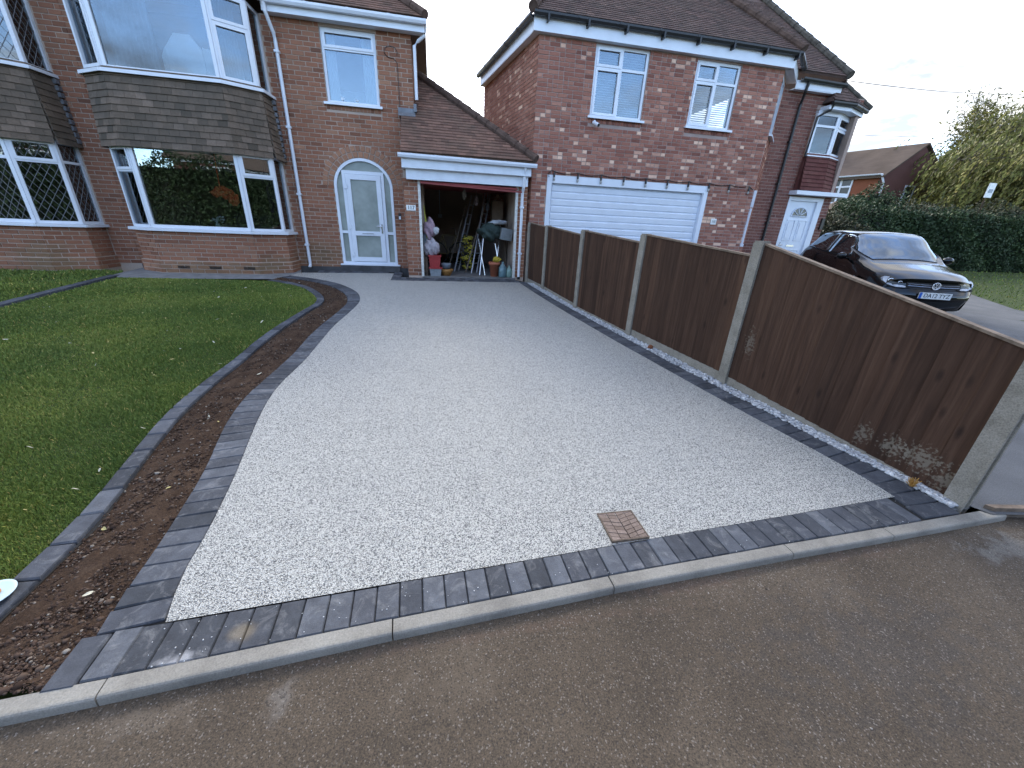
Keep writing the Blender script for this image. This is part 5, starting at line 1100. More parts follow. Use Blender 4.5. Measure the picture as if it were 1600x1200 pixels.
# ------------------------------------------------------------------ fallen leaves and a plate
LF = flat('yellow_leaf', (.5, .42, .17), .7); LF2 = flat('pale_leaf', (.55, .52, .4), .7)
def leafmesh(seed, mat):
    r = random.Random(seed); m = MB(); n = 5; P = []
    for i in range(n+1):
        t = i/n; w = .42*math.sin(math.pi*(t*.92+.04))**.8; zc = .25*math.sin(t*3+seed)
        P += [(-w, t*2-1, zc+.25*w+r.uniform(-.05, .05)), (0, t*2-1, zc), (w, t*2-1, zc+.3*w+r.uniform(-.05, .05))]
    m.add(P, [(i*3+k, i*3+k+1, i*3+k+4, i*3+k+3) for i in range(n) for k in (0, 1)]); o = m.build('leaf_shape', mat, fix=False); d = o.data; bpy.data.objects.remove(o); return d
lm = [leafmesh(i, (LF, LF2)[i % 2]) for i in range(6)]
def leaf(x, y, s, dz, label, group):
    o = bpy.data.objects.new('fallen_leaf', random.choice(lm)); COL.objects.link(o); o.location = (x, y, gz(y)+dz); o.scale = (s, s*random.uniform(.8, 1.3), s)
    o.rotation_euler = (random.gauss(0, .35), random.gauss(0, .35), random.uniform(0, 6.28)); return tag(o, label, 'leaf', group)
n_ = 0
while n_ < 130:
    x, y = random.uniform(-5.6, -2.05), 1.5+random.random()**1.3*6.9
    if inpoly(lawn_a, np.array([x]), np.array([y]))[0] and x < -2.0-.1*(y > 2): leaf(x, y, random.uniform(.006, .018)*(1 if y < 4 else 1.3), .024, 'small pale yellow fallen leaf lying on the front lawn', 'fallen leaves scattered on the lawn'); n_ += 1
for (x, y) in ((-1.8, 3.05), (-1.7, 2.98), (-1.92, 2.36), (-1.62, 2.2), (-1.75, 1.9), (-1.55, 1.5), (-1.75, 3.9), (-1.85, 2.0)): leaf(x, y, random.uniform(.013, .024), .012, 'pale curled leaf lying on the bare soil bed', 'leaves on the soil bed')
pt = thing('paper_plate', 'paper plate with orange food leftovers at the lawn edge', 'plate', (-1.93, 1.53, .035))
m = MB(); m.lathe((-1.93, 1.53, .03), [(.05, 0), (.055, .004), (.075, .012), (.085, .014), (.085, .0165), (.073, .0145), (.05, .007)], 28); m.build('dish', simple('plate_blue', (.55, .7, .75), .5, var=.05), pt, True)
m = MB(); 
for k, (dx, dy, r) in enumerate(((.02, -.03, .02), (.035, -.02, .014), (.0, .01, .018), (-.02, -.02, .02), (.02, .02, .012))): m.blobby((-1.93+dx, 1.53+dy, .045), (r, r, .008), k, .5, 6, .3)
m.build('food', flat('orange_food', (.6, .26, .08)), pt, True)
m = MB(); pts = [(-1.02+.02*i, 1.045+.004*math.sin(i*1.7), -.056) for i in range(6)]; m.tube(pts, .0025, 5); m.tube([pts[2], (-.95, 1.07, -.055)], .0015, 4); tag(m.build('twig', simple('pale_twig', (.33, .27, .2))), 'thin pale twig on the footway beside the kerb', 'twig')
# ------------------------------------------------------------------ things in the garage
def st(name, label, cat, loc): return thing(name, label, cat, loc)
f0 = .425
t = st('storage_box', 'grey plastic crate with a red rim, under the red box', 'box', (.02, 9.55, f0)); m = MB(); m.prism([(-.1, 9.44, f0), (.13, 9.44, f0), (.15, 9.42, f0+.17), (-.12, 9.42, f0+.17)], (0, .3, 0)); m.build('body', flat('grey_plastic', (0.260, 0.279, 0.291)), t); m = MB(); m.box(-.14, .17, 9.40, 9.74, f0+.17, f0+.2); m.build('rim', flat('red_plastic', (0.310, 0.031, 0.031)), t)
t = st('storage_box', 'red plastic box stacked on the grey crate in the garage', 'box', (.02, 9.55, f0+.2)); m = MB(); m.prism([(-.11, 9.44, f0+.2), (.11, 9.44, f0+.2), (.14, 9.42, f0+.44), (-.13, 9.42, f0+.44)], (0, .28, 0)); m.build('body', bpy.data.materials['red_plastic'], t); m = MB(); m.box(-.145, .155, 9.405, 9.72, f0+.44, f0+.465); m.build('rim', bpy.data.materials['red_plastic'], t)
for i, (mt, lab) in enumerate((('patterned_bag', 'pale floral bag stuffed full on top of the red box'), ('pink_cloth', 'pinkish folded bedding above the floral bag'), ('blue_cloth', 'blue grey bundle behind the floral bag'), ('white_bag', 'small white plastic bag beside the pink bedding'))):
    c_ = [(-.06, 9.6, f0+.62), (-.1, 9.66, f0+1.02), (-.16, 9.72, f0+.72), (.05, 9.6, f0+1.0)][i]; r_ = [(.19, .15, .19), (.14, .14, .2), (.13, .13, .3), (.075, .06, .08)][i]
    mm = flat(mt, [(.42, .38, .4), (.36, .25, .29), (.18, .22, .25), (.5, .5, .5)][i], .8); m = MB(); m.blobby(c_, r_, i+3, .5, 12, .3); tag(m.build('stuffed_bag', mm, None, True), lab, 'bag')
m = MB(); m.lathe((.27, 9.62, f0), [(.1, 0), (.15, .1), (.165, .15), (.15, .155), (.09, .03)], 18); tag(m.build('bowl', flat('orange_bowl', (0.341, 0.161, 0.043)), None, True), 'orange bowl on the garage floor beside the crate', 'bowl')
m = MB(); m.lathe((.26, 9.68, f0+.15), [(.1, 0), (.13, .1), (.13, .13), (.1, .13)], 18); tag(m.build('tub', flat('blue_grey_tub', (0.174, 0.205, 0.236)), None, True), 'blue grey tub nested in the orange bowl', 'tub')
m = MB()
for k in range(5): m.tube([(-.2, 9.6+.03*k, 1.95-.03*k), (-.17+.01*k, 9.62, 1.5), (-.15+.015*k, 9.63, 1.25+.02*k), (-.17, 9.64, 1.1)], .008, 6, r2=.03)
tag(m.build('hanging_hose', flat('yellow_green', (0.310, 0.322, 0.031))), 'yellow green hose hanging inside the left garage post', 'hose')
m = MB(); m.box(-.24, -.21, 9.6, 9.75, f0, f0+.5); m.box(-.2, -.17, 9.55, 9.7, f0, f0+.42); tag(m.build('offcut', WOODTOP), 'timber offcuts leaning inside the left garage post', 'timber')
def pot(x, y, r, h, c, name, lab, nm='flower_pot', cat='pot'):
    m = MB(); m.lathe((x, y, f0), [(r*.68, 0), (r*.9, h*.8), (r*1.06, h*.8), (r*1.08, h), (r*.95, h), (r*.85, h*.75)], 18); return tag(m.build(nm, flat(name, c), None, True), lab, cat)
pot(1.44, 9.62, .135, .34, (.4, .13, .07), 'terracotta', 'terracotta flower pot standing inside the garage opening'); pot(1.66, 9.8, .11, .3, (.12, .08, .07), 'brown_pot', 'dark brown pot stacked behind the terracotta pot')
m = MB(); m.blobby((1.5, 9.62, f0+.4), (.1, .09, .07), 5, .5, 8, .4); tag(m.build('sponge', flat('yellow_sponge', (0.434, 0.322, 0.037))), 'yellow sponge lying on top of the terracotta pot', 'sponge')
for i, (x, r, h_) in enumerate(((1.63, .095, .36), (1.79, .075, .28))):
    m = MB(); m.lathe((x, 9.5, f0), [(r*.9, 0), (r, .03), (r, h_*.6), (r*.6, h_*.78), (r*.28, h_*.86), (r*.3, h_)], 16); tag(m.build('glass_jar', flat('jar_green%d' % i, [(.12, .2, .22), (.2, .3, .26)][i], .25), None, True), ['large blue green glass demijohn by the right garage post', 'smaller green glass jar between demijohn and right post'][i], 'jar')
t = st('folding_stool', 'tubular folding stool frame under the green bag', 'stool', (1.35, 9.95, f0)); m = MB()
for x in (1.1, 1.5): m.tube([(x, 9.8, f0), (x+.12, 10.1, f0+.85)], .014, 6); m.tube([(x+.14, 9.8, f0), (x, 10.1, f0+.85)], .014, 6)
m.build('frame', CHROME, t)
m = MB(); m.blobby((1.38, 9.95, f0+1.02), (.28, .2, .2), 11, .5, 12, .35); tag(m.build('stuffed_bag', flat('dark_green_cloth', (0.043, 0.062, 0.053), .9), None, True), 'dark green bag heaped on the folding stool', 'bag')
m = MB(); m.blobby((1.55, 9.86, f0+1.24), (.2, .13, .05), 2, .5, 10, .4); tag(m.build('cloth', flat('white_cloth', (0.465, 0.465, 0.477), .9), None, True), 'crumpled white cloth on top of the dark green bag', 'cloth')
m = MB(); m.frame((1.73, 9.75, f0+.98), (.14, .02, -.02), (0, .1, 0), (.02, 0, .13)); m.frame((1.73, 9.64, f0+.98), (.07, .01, -.01), (0, .008, 0), (.01, 0, .06)); tag(m.build('tool_case', flat('grey_case', (0.186, 0.198, 0.198))), 'grey moulded tool case propped beside the green bag', 'case')
m = MB(); m.box(1.5, 1.78, 10.6, 10.9, f0+1.25, f0+1.75); m.tube([(1.55, 10.58, f0+1.75), (1.64, 10.58, f0+1.86), (1.73, 10.58, f0+1.75)], .012, 6); tag(m.build('shopping_bag', flat('kraft', (0.136, 0.087, 0.050))), 'brown carrier bag on a shelf at the right of the garage', 'bag')
m = MB(); m.box(1.4, 1.88, 10.5, 11.3, f0+1.2, f0+1.25); m.box(1.85, 1.88, 10.5, 11.3, f0, f0+1.2); tag(m.build('shelf', WOODTOP), 'rough timber shelf on the right garage wall', 'shelf')
t = st('ladder', 'aluminium ladder leaning left of centre in the garage', 'ladder', (.6, 10.6, f0))
AL = simple('aluminium', (.55, .56, .58), .35, .5, metal=.8)
def ladder(t, a, b, off, n):
    for s in (0, 1): m = MB(); m.tube([V(a)+V(off)*s, V(b)+V(off)*s], .02, 6); m.build('rail', AL, t)
    for k in range(1, n): m = MB(); p = V(a).lerp(V(b), k/n); m.tube([p, p+V(off)], .014, 6); m.build('rung', AL, t)
ladder(t, (.5, 10.5, f0), (1.02, 11.2, 2.3), (.13, .25, 0), 8)
t = st('ladder', 'second aluminium ladder leaning right of centre in the garage', 'ladder', (.9, 10.2, f0)); ladder(t, (.92, 10.1, f0), (1.35, 10.9, 2.35), (.16, .22, 0), 8)
for i, (x, y) in enumerate(((.78, 10.25), (.36, 11.0))): m = MB(); m.tube([(x, y, f0), (x+.55, y+.5, 2.1)], .016, 6); tag(m.build('pole', WOODTOP), ['pale wooden pole leaning against the right ladder', 'pale wooden pole leaning behind the left ladder'][i], 'pole')
m = MB(); 
for k in range(7): m.blobby((.88+.05*math.sin(k*2.1), 10.75, f0+.1+k*.12), (.15, .12, .075), k, .2+.1*k, 7, .3)
YB = Mat('yellow_black', .8); YB.base(YB.ramp(YB.noise(14, 3), [(.48, (.02, .02, .02)), (.54, (.5, .4, .04))])); tag(m.build('straps', YB.m), 'heap of yellow and black straps between the ladders', 'straps')
t = st('bicycle', 'dim bicycle standing at the back left of the garage', 'bicycle', (.35, 12, f0))
for x in (.05, .75):
    m = MB(); pts = [(x+.32*math.cos(a), 12, f0+.34+.32*math.sin(a)) for a in np.linspace(0, 6.283, 25)]; m.tube(pts, .02, 6); m.build('wheel', DGREY, t)
m = MB(); m.tube([(.05, 12, f0+.34), (.25, 12, f0+.85), (.65, 12, f0+.85), (.75, 12, f0+.34)], .018, 6); m.tube([(.05, 12, f0+.34), (.4, 12, f0+.34), (.65, 12, f0+.85)], .018, 6); m.tube([(.25, 12, f0+.85), (.4, 12, f0+.34)], .018, 6); m.build('frame', flat('brass_paint', (0.217, 0.155, 0.062)), t)
m = MB(); m.tube([(.65, 12, f0+.85), (.62, 12, f0+1.02), (.5, 12, f0+1.05)], .014, 6); m.build('handlebar', CHROME, t)
m = MB(); m.box(.16, .3, 14.24, 14.3, 1.75, 1.87); s_ = m.build('socket_box', UPVC2, None); tag(s_, 'pale socket box at the end of a conduit on the back garage wall', 'socket'); m = MB(); m.tube([(.23, 14.27, 1.87), (.23, 14.27, 2.8)], .018, 6); m.build('conduit', UPVC2, s_)
m = MB(); m.lathe((.3, 11.0, 2.5), [(.02, .3), (.02, .1), (.12, .07), (.13, .0), (.05, -.02)], 12); tag(m.build('ceiling_lamp', flat('cream_shade', (0.310, 0.279, 0.217))), 'unlit cream lamp shade under the garage ceiling', 'lamp')
for i in range(3):
    m = MB(); x = .75+i*.33; m.tube([(x, 10.3+.3*i, 2.8), (x+.01, 10.3+.3*i, 2.35-.1*i)], .008, 5); m.blobby((x+.01, 10.3+.3*i, 2.25-.1*i), (.05, .04, .11), i, .5, 7, .3); tag(m.build('hung_tool', flat('dull_tool%d' % i, [(.3, .28, .24), (.25, .2, .2), (.2, .2, .22)][i])), ['pale tool hung from the garage roof left of the ladders', 'brown tool hung from the garage roof above the ladders', 'grey tool hung from the garage roof right of the ladders'][i], 'tool')
# ------------------------------------------------------------------ black hatchback
car = thing('parked_car', 'black hatchback with plate DA12 TYZ on the drive beyond the fence', 'car', (9.3, 5.62, gz(5.62)+.0), math.radians(-23), world=False)
car.rotation_euler = (math.radians(2.6), 0, math.radians(-23))
ST = [.12, .40, .8, 1.10, 1.43, 1.86, 2.4, 2.95, 3.4, 3.74, 3.92]
RX = [[.55, .68, .75, .755, .70, .62, .5, .36, .18, 0], [.6, .79, .84, .85, .80, .70, .55, .38, .19, 0], [.62, .83, .885, .89, .84, .735, .58, .4, .2, 0], [.62, .84, .885, .892, .86, .76, .62, .44, .22, 0],
      [.62, .84, .885, .892, .875, .81, .76, .6, .31, 0], [.62, .84, .885, .892, .88, .835, .725, .6, .31, 0], [.62, .84, .885, .892, .88, .84, .725, .605, .31, 0], [.62, .84, .885, .892, .88, .835, .715, .595, .31, 0],
      [.62, .83, .88, .885, .865, .81, .69, .57, .3, 0], [.6, .78, .85, .855, .83, .76, .66, .55, .3, 0], [.5, .68, .76, .77, .74, .68, .58, .46, .24, 0]]
RZ = [[.2, .22, .40, .55, .655, .725, .755, .772, .78, .783], [.2, .21, .42, .60, .745, .82, .85, .868, .88, .885], [.2, .21, .45, .66, .82, .895, .925, .943, .955, .96], [.2, .21, .45, .68, .87, .955, .985, 1.005, 1.02, 1.025],
      [.2, .21, .46, .70, .91, 1.01, 1.12, 1.22, 1.255, 1.262], [.2, .21, .46, .70, .925, 1.0, 1.27, 1.45, 1.492, 1.502], [.2, .21, .46, .70, .93, 1.01, 1.285, 1.478, 1.52, 1.528], [.2, .21, .46, .70, .94, 1.03, 1.28, 1.468, 1.508, 1.516],
      [.2, .22, .47, .71, .945, 1.06, 1.25, 1.40, 1.44, 1.45], [.22, .25, .48, .72, .93, 1.03, 1.12, 1.17, 1.19, 1.195], [.28, .3, .48, .70, .86, .92, .96, .98, .985, .99]]
RX = np.array(RX); RZ = np.array(RZ)
def cr(a, t):
    i = int(min(max(math.floor(t), 0), len(a)-2)); f = t-i; p0, p1, p2, p3 = a[max(i-1, 0)], a[i], a[i+1], a[min(i+2, len(a)-1)]
    return .5*((2*p1)+(p2-p0)*f+(2*p0-5*p1+4*p2-p3)*f*f+(3*p1-p0-3*p2+p3)*f**3)
def cpt(s, t, side=1, off=0):
    x = cr([cr(r, t) for r in RX], s); z = cr([cr(r, t) for r in RZ], s); y = cr(ST, s); x = max(x, 0)
    y += .23*(x/.85)**2*max(0, 1-y/1.25)
    if y > 3.5: y -= .12*(x/.85)**2*min(1, (y-3.5)/.4)
    if 1.0 < y < 2.1: y += .10*(x/.6)**2*(1-abs(y-1.5)/.6)*(1 if t > 5.9 else 0)
    return V((x*side, y, z))
def cpo(s, t, side, off):
    e = .02; a = cpt(min(s+e, 10), t)-cpt(max(s-e, 0), t); b = cpt(s, min(t+e, 9))-cpt(s, max(t-e, 0)); n = b.cross(a); n = n.normalized() if n.length > 1e-9 else V((0, 0, 1))
    p = cpt(s, t); n = -n if n.dot(V((p.x, 0, p.z-.6))) < 0 else n; p = p+n*off; return V((p.x*side, p.y, p.z))
def patch(mb, ss, ts, side, off, th=.012):
    P = [[cpo(s, t, side, off) for t in ts] for s in ss]; Q = [[cpo(s, t, side, off-th) for t in ts] for s in ss]; n, k = len(ss), len(ts)
    vs = [p for r in P for p in r]+[p for r in Q for p in r]; b = n*k; fs = []
    for i in range(n-1):
        for j in range(k-1): a = i*k+j; fs.append((a, a+1, a+k+1, a+k)); fs.append((b+a, b+a+k, b+a+k+1, b+a+1))
    for i in range(n-1):
        for a, c_ in ((i*k, (i+1)*k), (i*k+k-1, (i+1)*k+k-1)): fs.append((a, c_, b+c_, b+a))
    for j in range(k-1):
        for a, c_ in ((j, j+1), ((n-1)*k+j, (n-1)*k+j+1)): fs.append((a, c_, b+c_, b+a))
    mb.add(vs, fs)
LS = np.linspace
m = MB(); SS = LS(0, 10, 61); TT = LS(0, 9, 46)
arch = lambda p: any(abs(p.y-wy) < .37 and (p.y-wy)**2+(p.z-.315)**2 < .36**2 for wy in (.87, 3.25))
for sd_ in (1, -1):
    G = [[cpt(s, t, sd_) for t in TT] for s in SS]
    vs = [p for r in G for p in r]; k = len(TT)
    fs = [(i*k+j, i*k+j+1, (i+1)*k+j+1, (i+1)*k+j) for i in range(60) for j in range(k-1) if not (TT[j] < 3.6 and arch((G[i][j]+G[i+1][j+1])/2))]
    m.add(vs, fs)
def nose(x, z): return .12+.23*(x/.85)**2-.10*math.exp(-((z-.45)/.15)**2)
NR = 46; rows = []
for j in range(NR):
    x = cr(RX[0], TT[j]); z = cr(RZ[0], TT[j]); rows.append([V((xx, nose(xx, z) if abs(xx) < x*.999 else .12+.23*(x/.85)**2, z)) for xx in LS(-x, x, 17)])
m.add([p for r in rows for p in r], [(j*17+i, j*17+i+1, (j+1)*17+i+1, (j+1)*17+i) for j in range(NR-1) for i in range(16)])
rows = [[V((xx, 3.92+.0-.12*(cr(RX[10], TT[j])/.85)**2*0+0, cr(RZ[10], TT[j]))) for xx in LS(-cr(RX[10], TT[j]), cr(RX[10], TT[j]), 5)] for j in range(NR)]
m.add([p for r in rows for p in r], [(j*5+i, j*5+i+1, (j+1)*5+i+1, (j+1)*5+i) for j in range(NR-1) for i in range(4)])
m.add([(-.6, .3, .2), (.6, .3, .2), (.6, 3.8, .2), (-.6, 3.8, .2)], [(0, 1, 2, 3)])
body = m.build('body', PAINT, car, True)
m = MB()
def across(mb, ss, t0, off, n=11):
    ts = LS(t0, 8.97, n); P = [[cpo(s, t, 1, off) for t in ts]+[cpo(s, t, -1, off) for t in ts[::-1]] for s in ss]; k = 2*n
    mb.add([p for r in P for p in r], [(i*k+j, i*k+j+1, (i+1)*k+j+1, (i+1)*k+j) for i in range(len(ss)-1) for j in range(k-1)])
across(m, LS(3.08, 4.95, 12), 6.3, .008)
m.build('windscreen', CARGL, car, True)
INT = flat('dark_interior', (.015, .015, .016), .8)
m = MB()
across(m, LS(3.0, 5.02, 12), 6.18, .003)
m.build('windscreen_seal', INT, car, True)
for sd_ in (1, -1):
    for (a, b) in ((4.35, 6.05), (6.2, 8.2)):
        m = MB(); patch(m, LS(a, b, 10), LS(5.12, 6.75, 7), sd_, .005, .004); m.build('side_window', CARGL, car, True)
    m = MB(); patch(m, LS(4.2, 8.5, 14), LS(5.0, 6.9, 7), sd_, .001, .004); m.build('window_trim', INT, car, True)
    m = MB(); patch(m, LS(5.2, 5.75, 5), LS(3.92, 4.06, 3), sd_, .02, .02); m.build('door_handle', PAINT, car)
    # mirror
    m = MB(); m.blobby((sd_*1.0, 1.5, 1.02), (.105, .06, .07), 1, .5, 10, .08); m.tube([(sd_*.84, 1.52, .97), (sd_*.95, 1.5, .99)], .025, 6); m.build('wing_mirror', PAINT, car, True)
    # headlight: clear cover over bright bowls
    ol = [(.40, .635), (.44, .70), (.52, .742), (.64, .765), (.75, .765), (.795, .735), (.80, .69), (.745, .635), (.62, .60), (.48, .605)]
    F = lambda x, z, d: V((sd_*x*.94, .12+.23*(x*.94/.85)**2+max(0, z-.6)*.75-.045+d, z))
    m = MB(); n = len(ol); m.add([F(x, z, 0) for x, z in ol]+[F(x, z, .07) for x, z in ol]+[F(.6, .69, -.012)], [(i, (i+1) % n, 2*n) for i in range(n)]+[(i, (i+1) % n, n+(i+1) % n, n+i) for i in range(n)])
    hl = m.build('headlight', HL if 'HL' in globals() else None or simple('headlight_lens', (.42, .46, .52), .06, .8, var=.25, vs=18), car); HL = hl.data.materials[0]
    for (x, z, r) in ((.69, .695, .052), (.555, .67, .042)):
        m = MB(); m.lathe(F(x, z, -.012), [(r, .02), (r, 0), (r*.82, -.004), (r*.75, .012), (.002, .02)], 14, ax=(-.3*sd_, 1, 0)); m.build('lamp_bowl', CHROME, hl)
    m = MB(); m.prism([F(x, z, -.016) for x, z in ((.41, .612), (.5, .597), (.63, .592), (.75, .625), (.75, .617), (.63, .582), (.5, .587), (.41, .604))], (0, .03, 0)); m.build('lamp_trim', INT, car)
# grille, intake, chrome strips
def strip(x0, z0, z1, d, mat, name, dep=.03, parent=None, zc=0):
    m = MB(); xs = LS(-x0, x0, 15); vs = []
    for zz, dd in ((z0, 0), (z1, 0), (z1, dep), (z0, dep)):
        for x in xs: zq = zz+zc*(x/x0)**2; vs.append((x, nose(x, zq)-d+dd, zq))
    fs = [(k*15+i, k*15+i+1, ((k+1) % 4)*15+i+1, ((k+1) % 4)*15+i) for k in range(4) for i in range(14)]+[(0, 15, 30, 45), (14, 29, 44, 59)]
    m.add(vs, fs); return m.build(name, mat, parent or car)
gr = strip(.44, .615, .705, .012, INT, 'grille'); strip(.42, .673, .678, .018, simple('grille_strip', (.3, .3, .34), .2, .5, metal=.8), 'grille_strip', .02, gr); strip(.42, .641, .646, .018, bpy.data.materials['grille_strip'], 'grille_strip', .02, gr)
li = strip(.6, .25, .385, .006, INT, 'air_intake', .03, None, .03); strip(.56, .243, .25, .012, bpy.data.materials['grille_strip'], 'chrome_lip', .02, li, .06)
strip(.72, .585, .598, .004, INT, 'bumper_gap', .03)
# number plate and round badge with V over W
zc, yc = .495, nose(0, .495)-.03
m = MB(); m.box(-.26, .26, yc, yc+.02, zc-.056, zc+.056); npz = m.build('number_plate', PLATEW, car); m = MB(); m.box(-.259, -.218, yc-.002, yc+.001, zc-.055, zc+.055); m.build('plate_band', flat('plate_blue_band', (.02, .12, .5)), npz)
textobj('plate_lettering', 'DA12 TYZ', .105, TXT, npz, facing((.02, yc-.003, zc), X1, NY), .001, xs=.88)
zc, yc = .665, nose(0, .665)-.03; bd = MB()
bd.tube([(.062*math.cos(a), yc, zc+.062*math.sin(a)) for a in LS(0, 2*math.pi, 33)], .006, 6)
def bar(p, q, w=.0062): p, q = V((p[0], yc-.002, zc+p[1])), V((q[0], yc-.002, zc+q[1])); d = (q-p).normalized(); s_ = V((-d.z, 0, d.x)); bd.prism([p+s_*w, q+s_*w, q-s_*w, p-s_*w], (0, .01, 0))
for sg in (1, -1):
    bar((sg*.027, .055), (0, .006)); bar((sg*.053, .03), (sg*.022, -.053)); bar((sg*.022, -.053), (0, -.004))
bd_ = bd.build('badge', simple('badge_silver', (.8, .8, .82), .25, .6, metal=.6), car); m = MB(); m.lathe((0, yc+.006, zc), [(.06, 0), (.06, .012)], 24, ax=(0, 1, 0)); m.build('badge_disc', INT, bd_)
for x in (-.8, .8):
    for y in (.87, 3.25):
        m = MB(); m.lathe((x-.1 if x > 0 else x+.1, y, .315), [(.2, -.09), (.3, -.1), (.315, -.07), (.315, .07), (.3, .1), (.2, .09)], 28, ax=(1, 0, 0)); w_ = m.build('wheel', DGREY, car, True)
        m = MB(); xx = x*1.0+(.012 if x > 0 else -.012); m.lathe((xx-(.02 if x > 0 else -.02), y, .315), [(.2, 0), (.2, .02)], 20, ax=(1, 0, 0)); m.build('rim', INT, w_)
        m = MB()
        for k in range(5): a = 2*math.pi*k/5+.3; m.frame((xx, y+.11*math.cos(a), .315+.11*math.sin(a)), (.012, 0, 0), (0, .095*math.cos(a), .095*math.sin(a)), (0, -.028*math.sin(a), .028*math.cos(a)))
        m.build('spoke', AL, w_)
m = MB(); m.tube([(-.25, 1.13, 1.035), (.1, 1.2, 1.06), (.42, 1.33, 1.12)], .008, 5); m.tube([(.2, 1.17, 1.035), (.5, 1.28, 1.085)], .008, 5); m.build('wiper', DGREY, car)
m = MB(); m.tube([(0, 3.2, 1.48), (0, 3.35, 1.63)], .005, 5); m.build('aerial', DGREY, car)
m = MB(); m.lathe((.25, 1.75, 1.0), [(.17, 0), (.17, .02), (.15, .02), (.15, 0)], 18, ax=(0, .8, .5))
for x in (-.36, .36): m.blobby((x, 2.35, .9), (.22, .1, .32), 1, .5, 8, .05); m.blobby((x, 2.42, 1.26), (.11, .06, .09), 1, .5, 8, .05)
m.build('seats', flat('seat_cloth', (.03, .03, .032), .9), car)
# ------------------------------------------------------------------ vegetation
def leafcloud(name, C, size, mat, tint, parent=None, drop=None, elong=1.6, kind=True):
    n = len(C); C = np.asarray(C); a = rng.normal(size=(n, 3)); a /= np.linalg.norm(a, axis=1)[:, None]
    if drop is not None: a = a*.35+np.asarray(drop)[None]; a /= np.linalg.norm(a, axis=1)[:, None]
    b = rng.normal(size=(n, 3)); b -= a*np.sum(a*b, 1)[:, None]; b /= np.linalg.norm(b, axis=1)[:, None]
    s = (np.asarray(size)*rng.uniform(.6, 1.3, n))[:, None]; P = np.empty((n, 4, 3)); P[:, 0] = C-a*s*elong; P[:, 1] = C+b*s*.5; P[:, 2] = C+a*s*elong; P[:, 3] = C-b*s*.5
    F = np.arange(4*n).reshape(-1, 4); o = nmesh(name, P.reshape(-1, 3), F, mat, tint, parent); return o
# clipped hedge across the end of the neighbour's garden
hx0, hx1, hy = 17.4, 46, 13.7
hd = thing('hedge', 'long clipped dark evergreen hedge behind the roadside grass', 'hedge', (25, hy, .6))
n = 70000; X = hx0+(hx1-hx0)*rng.random(n)**1.4; face = rng.random(n); top = 2.82+.07*np.sin(X*.9)+.05*np.sin(X*2.3)
Zh = np.where(face < .72, .6+(top-.6)*rng.random(n), top+rng.normal(0, .05, n)+.14*(rng.random(n) < .08)*rng.random(n)*2); Yh = np.where(face < .72, hy+rng.normal(0, .07, n)+.1*np.sin(X*3.1)*np.sin(Zh*2.7), hy+rng.random(n)*1.1)
leafcloud('foliage', np.stack([X, Yh, Zh], 1), .055, HEDGE, np.clip(rng.beta(2, 3, n)+.15*np.sin(X*2+Zh*3), 0, 1), hd, elong=1.0)
m = MB(); m.box(hx0+.1, hx1, hy+.12, hy+1.0, .5, 2.7); m.build('dark_core', simple('hedge_core', (.012, .015, .009), .95), hd)  # solid near-black fill, painting the shaded inside of the hedge behind its leaves
def bush(label, c, r, n, mat, size=.05, core=True):
    t = thing('bush', label, 'bush', (c[0], c[1], .6)); d = rng.normal(size=(n, 3)); d /= np.linalg.norm(d, axis=1)[:, None]; k = rng.uniform(.72, 1.08, n)*(1+.16*np.sin(d[:, 0]*6+c[0])+.14*np.sin(d[:, 2]*7+d[:, 1]*5))
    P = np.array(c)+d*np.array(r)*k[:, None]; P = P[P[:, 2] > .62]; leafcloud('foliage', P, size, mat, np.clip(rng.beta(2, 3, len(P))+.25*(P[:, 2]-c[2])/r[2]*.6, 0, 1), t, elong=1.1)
    if core:
        m = MB(); m.blobby(c, (r[0]*.72, r[1]*.72, r[2]*.8), 3, .5, 8); m.build('dark_core', bpy.data.materials['hedge_core'], t)  # near-black lump paints the shade within the bush
    m = MB(); m.tube([(c[0], c[1], .5), (c[0], c[1], c[2])], .06, 6); m.build('stem', BARK, t)
bush('rounded bush with yellowish leaf tips between door and hedge', (15.3, 13.2, 1.5), (1.15, .8, .95), 9000, BUSHM, .05)
bush('dark bush behind the parked car roof next to the hedge', (17.3, 13.9, 1.9), (1.3, .9, 1.2), 9000, HEDGE, .05)
bush('dark loose shrub rising above the left end of the hedge', (19.0, 15.2, 2.4), (1.5, 1, 1.25), 10000, HEDGE, .055)
bush('low brownish shrub above the middle of the hedge', (23.0, 15.6, 2.2), (3.0, 1, 1.15), 12000, BUSHM, .055)
bush('spreading shrub above the right part of the hedge', (28.5, 15.8, 2.3), (3.4, 1, 1.2), 12000, BUSHM, .055)
# willow with wind-blown hanging strands
tr = thing('willow_tree', 'big olive yellow willow blown sideways behind the hedge', 'tree', (34.4, 19, .6))
m = MB(); m.tube([(34.4, 19, .5), (34.5, 19, 2), (34.4, 19.1, 3.4)], .42, 10, r2=.3); m.build('trunk', BARK, tr)
limbs = []; rl_ = random.Random(5); m = MB()
for k in range(34):
    a = rl_.uniform(0, 6.28); r = rl_.uniform(2.0, 6.0); hh = rl_.uniform(4.2, 8.6)-.25*max(0, r-4); e = V((34.4+r*math.cos(a)*1.05, 19+r*math.sin(a)*.8, hh)); b = V((34.4+r*.45*math.cos(a), 19+r*.4*math.sin(a), hh*.78+.7)); s0 = V((34.4, 19.1, rl_.uniform(2.2, 3.4)))
    m.tube([s0, b, e], .12, 6, r2=.03); limbs += [b, e, (b+e)/2, s0.lerp(b, .7)]
m.build('limb', BARK, tr)
C = []; T = []; D = V((-.62, -.1, -1)).normalized(); mt = MB()
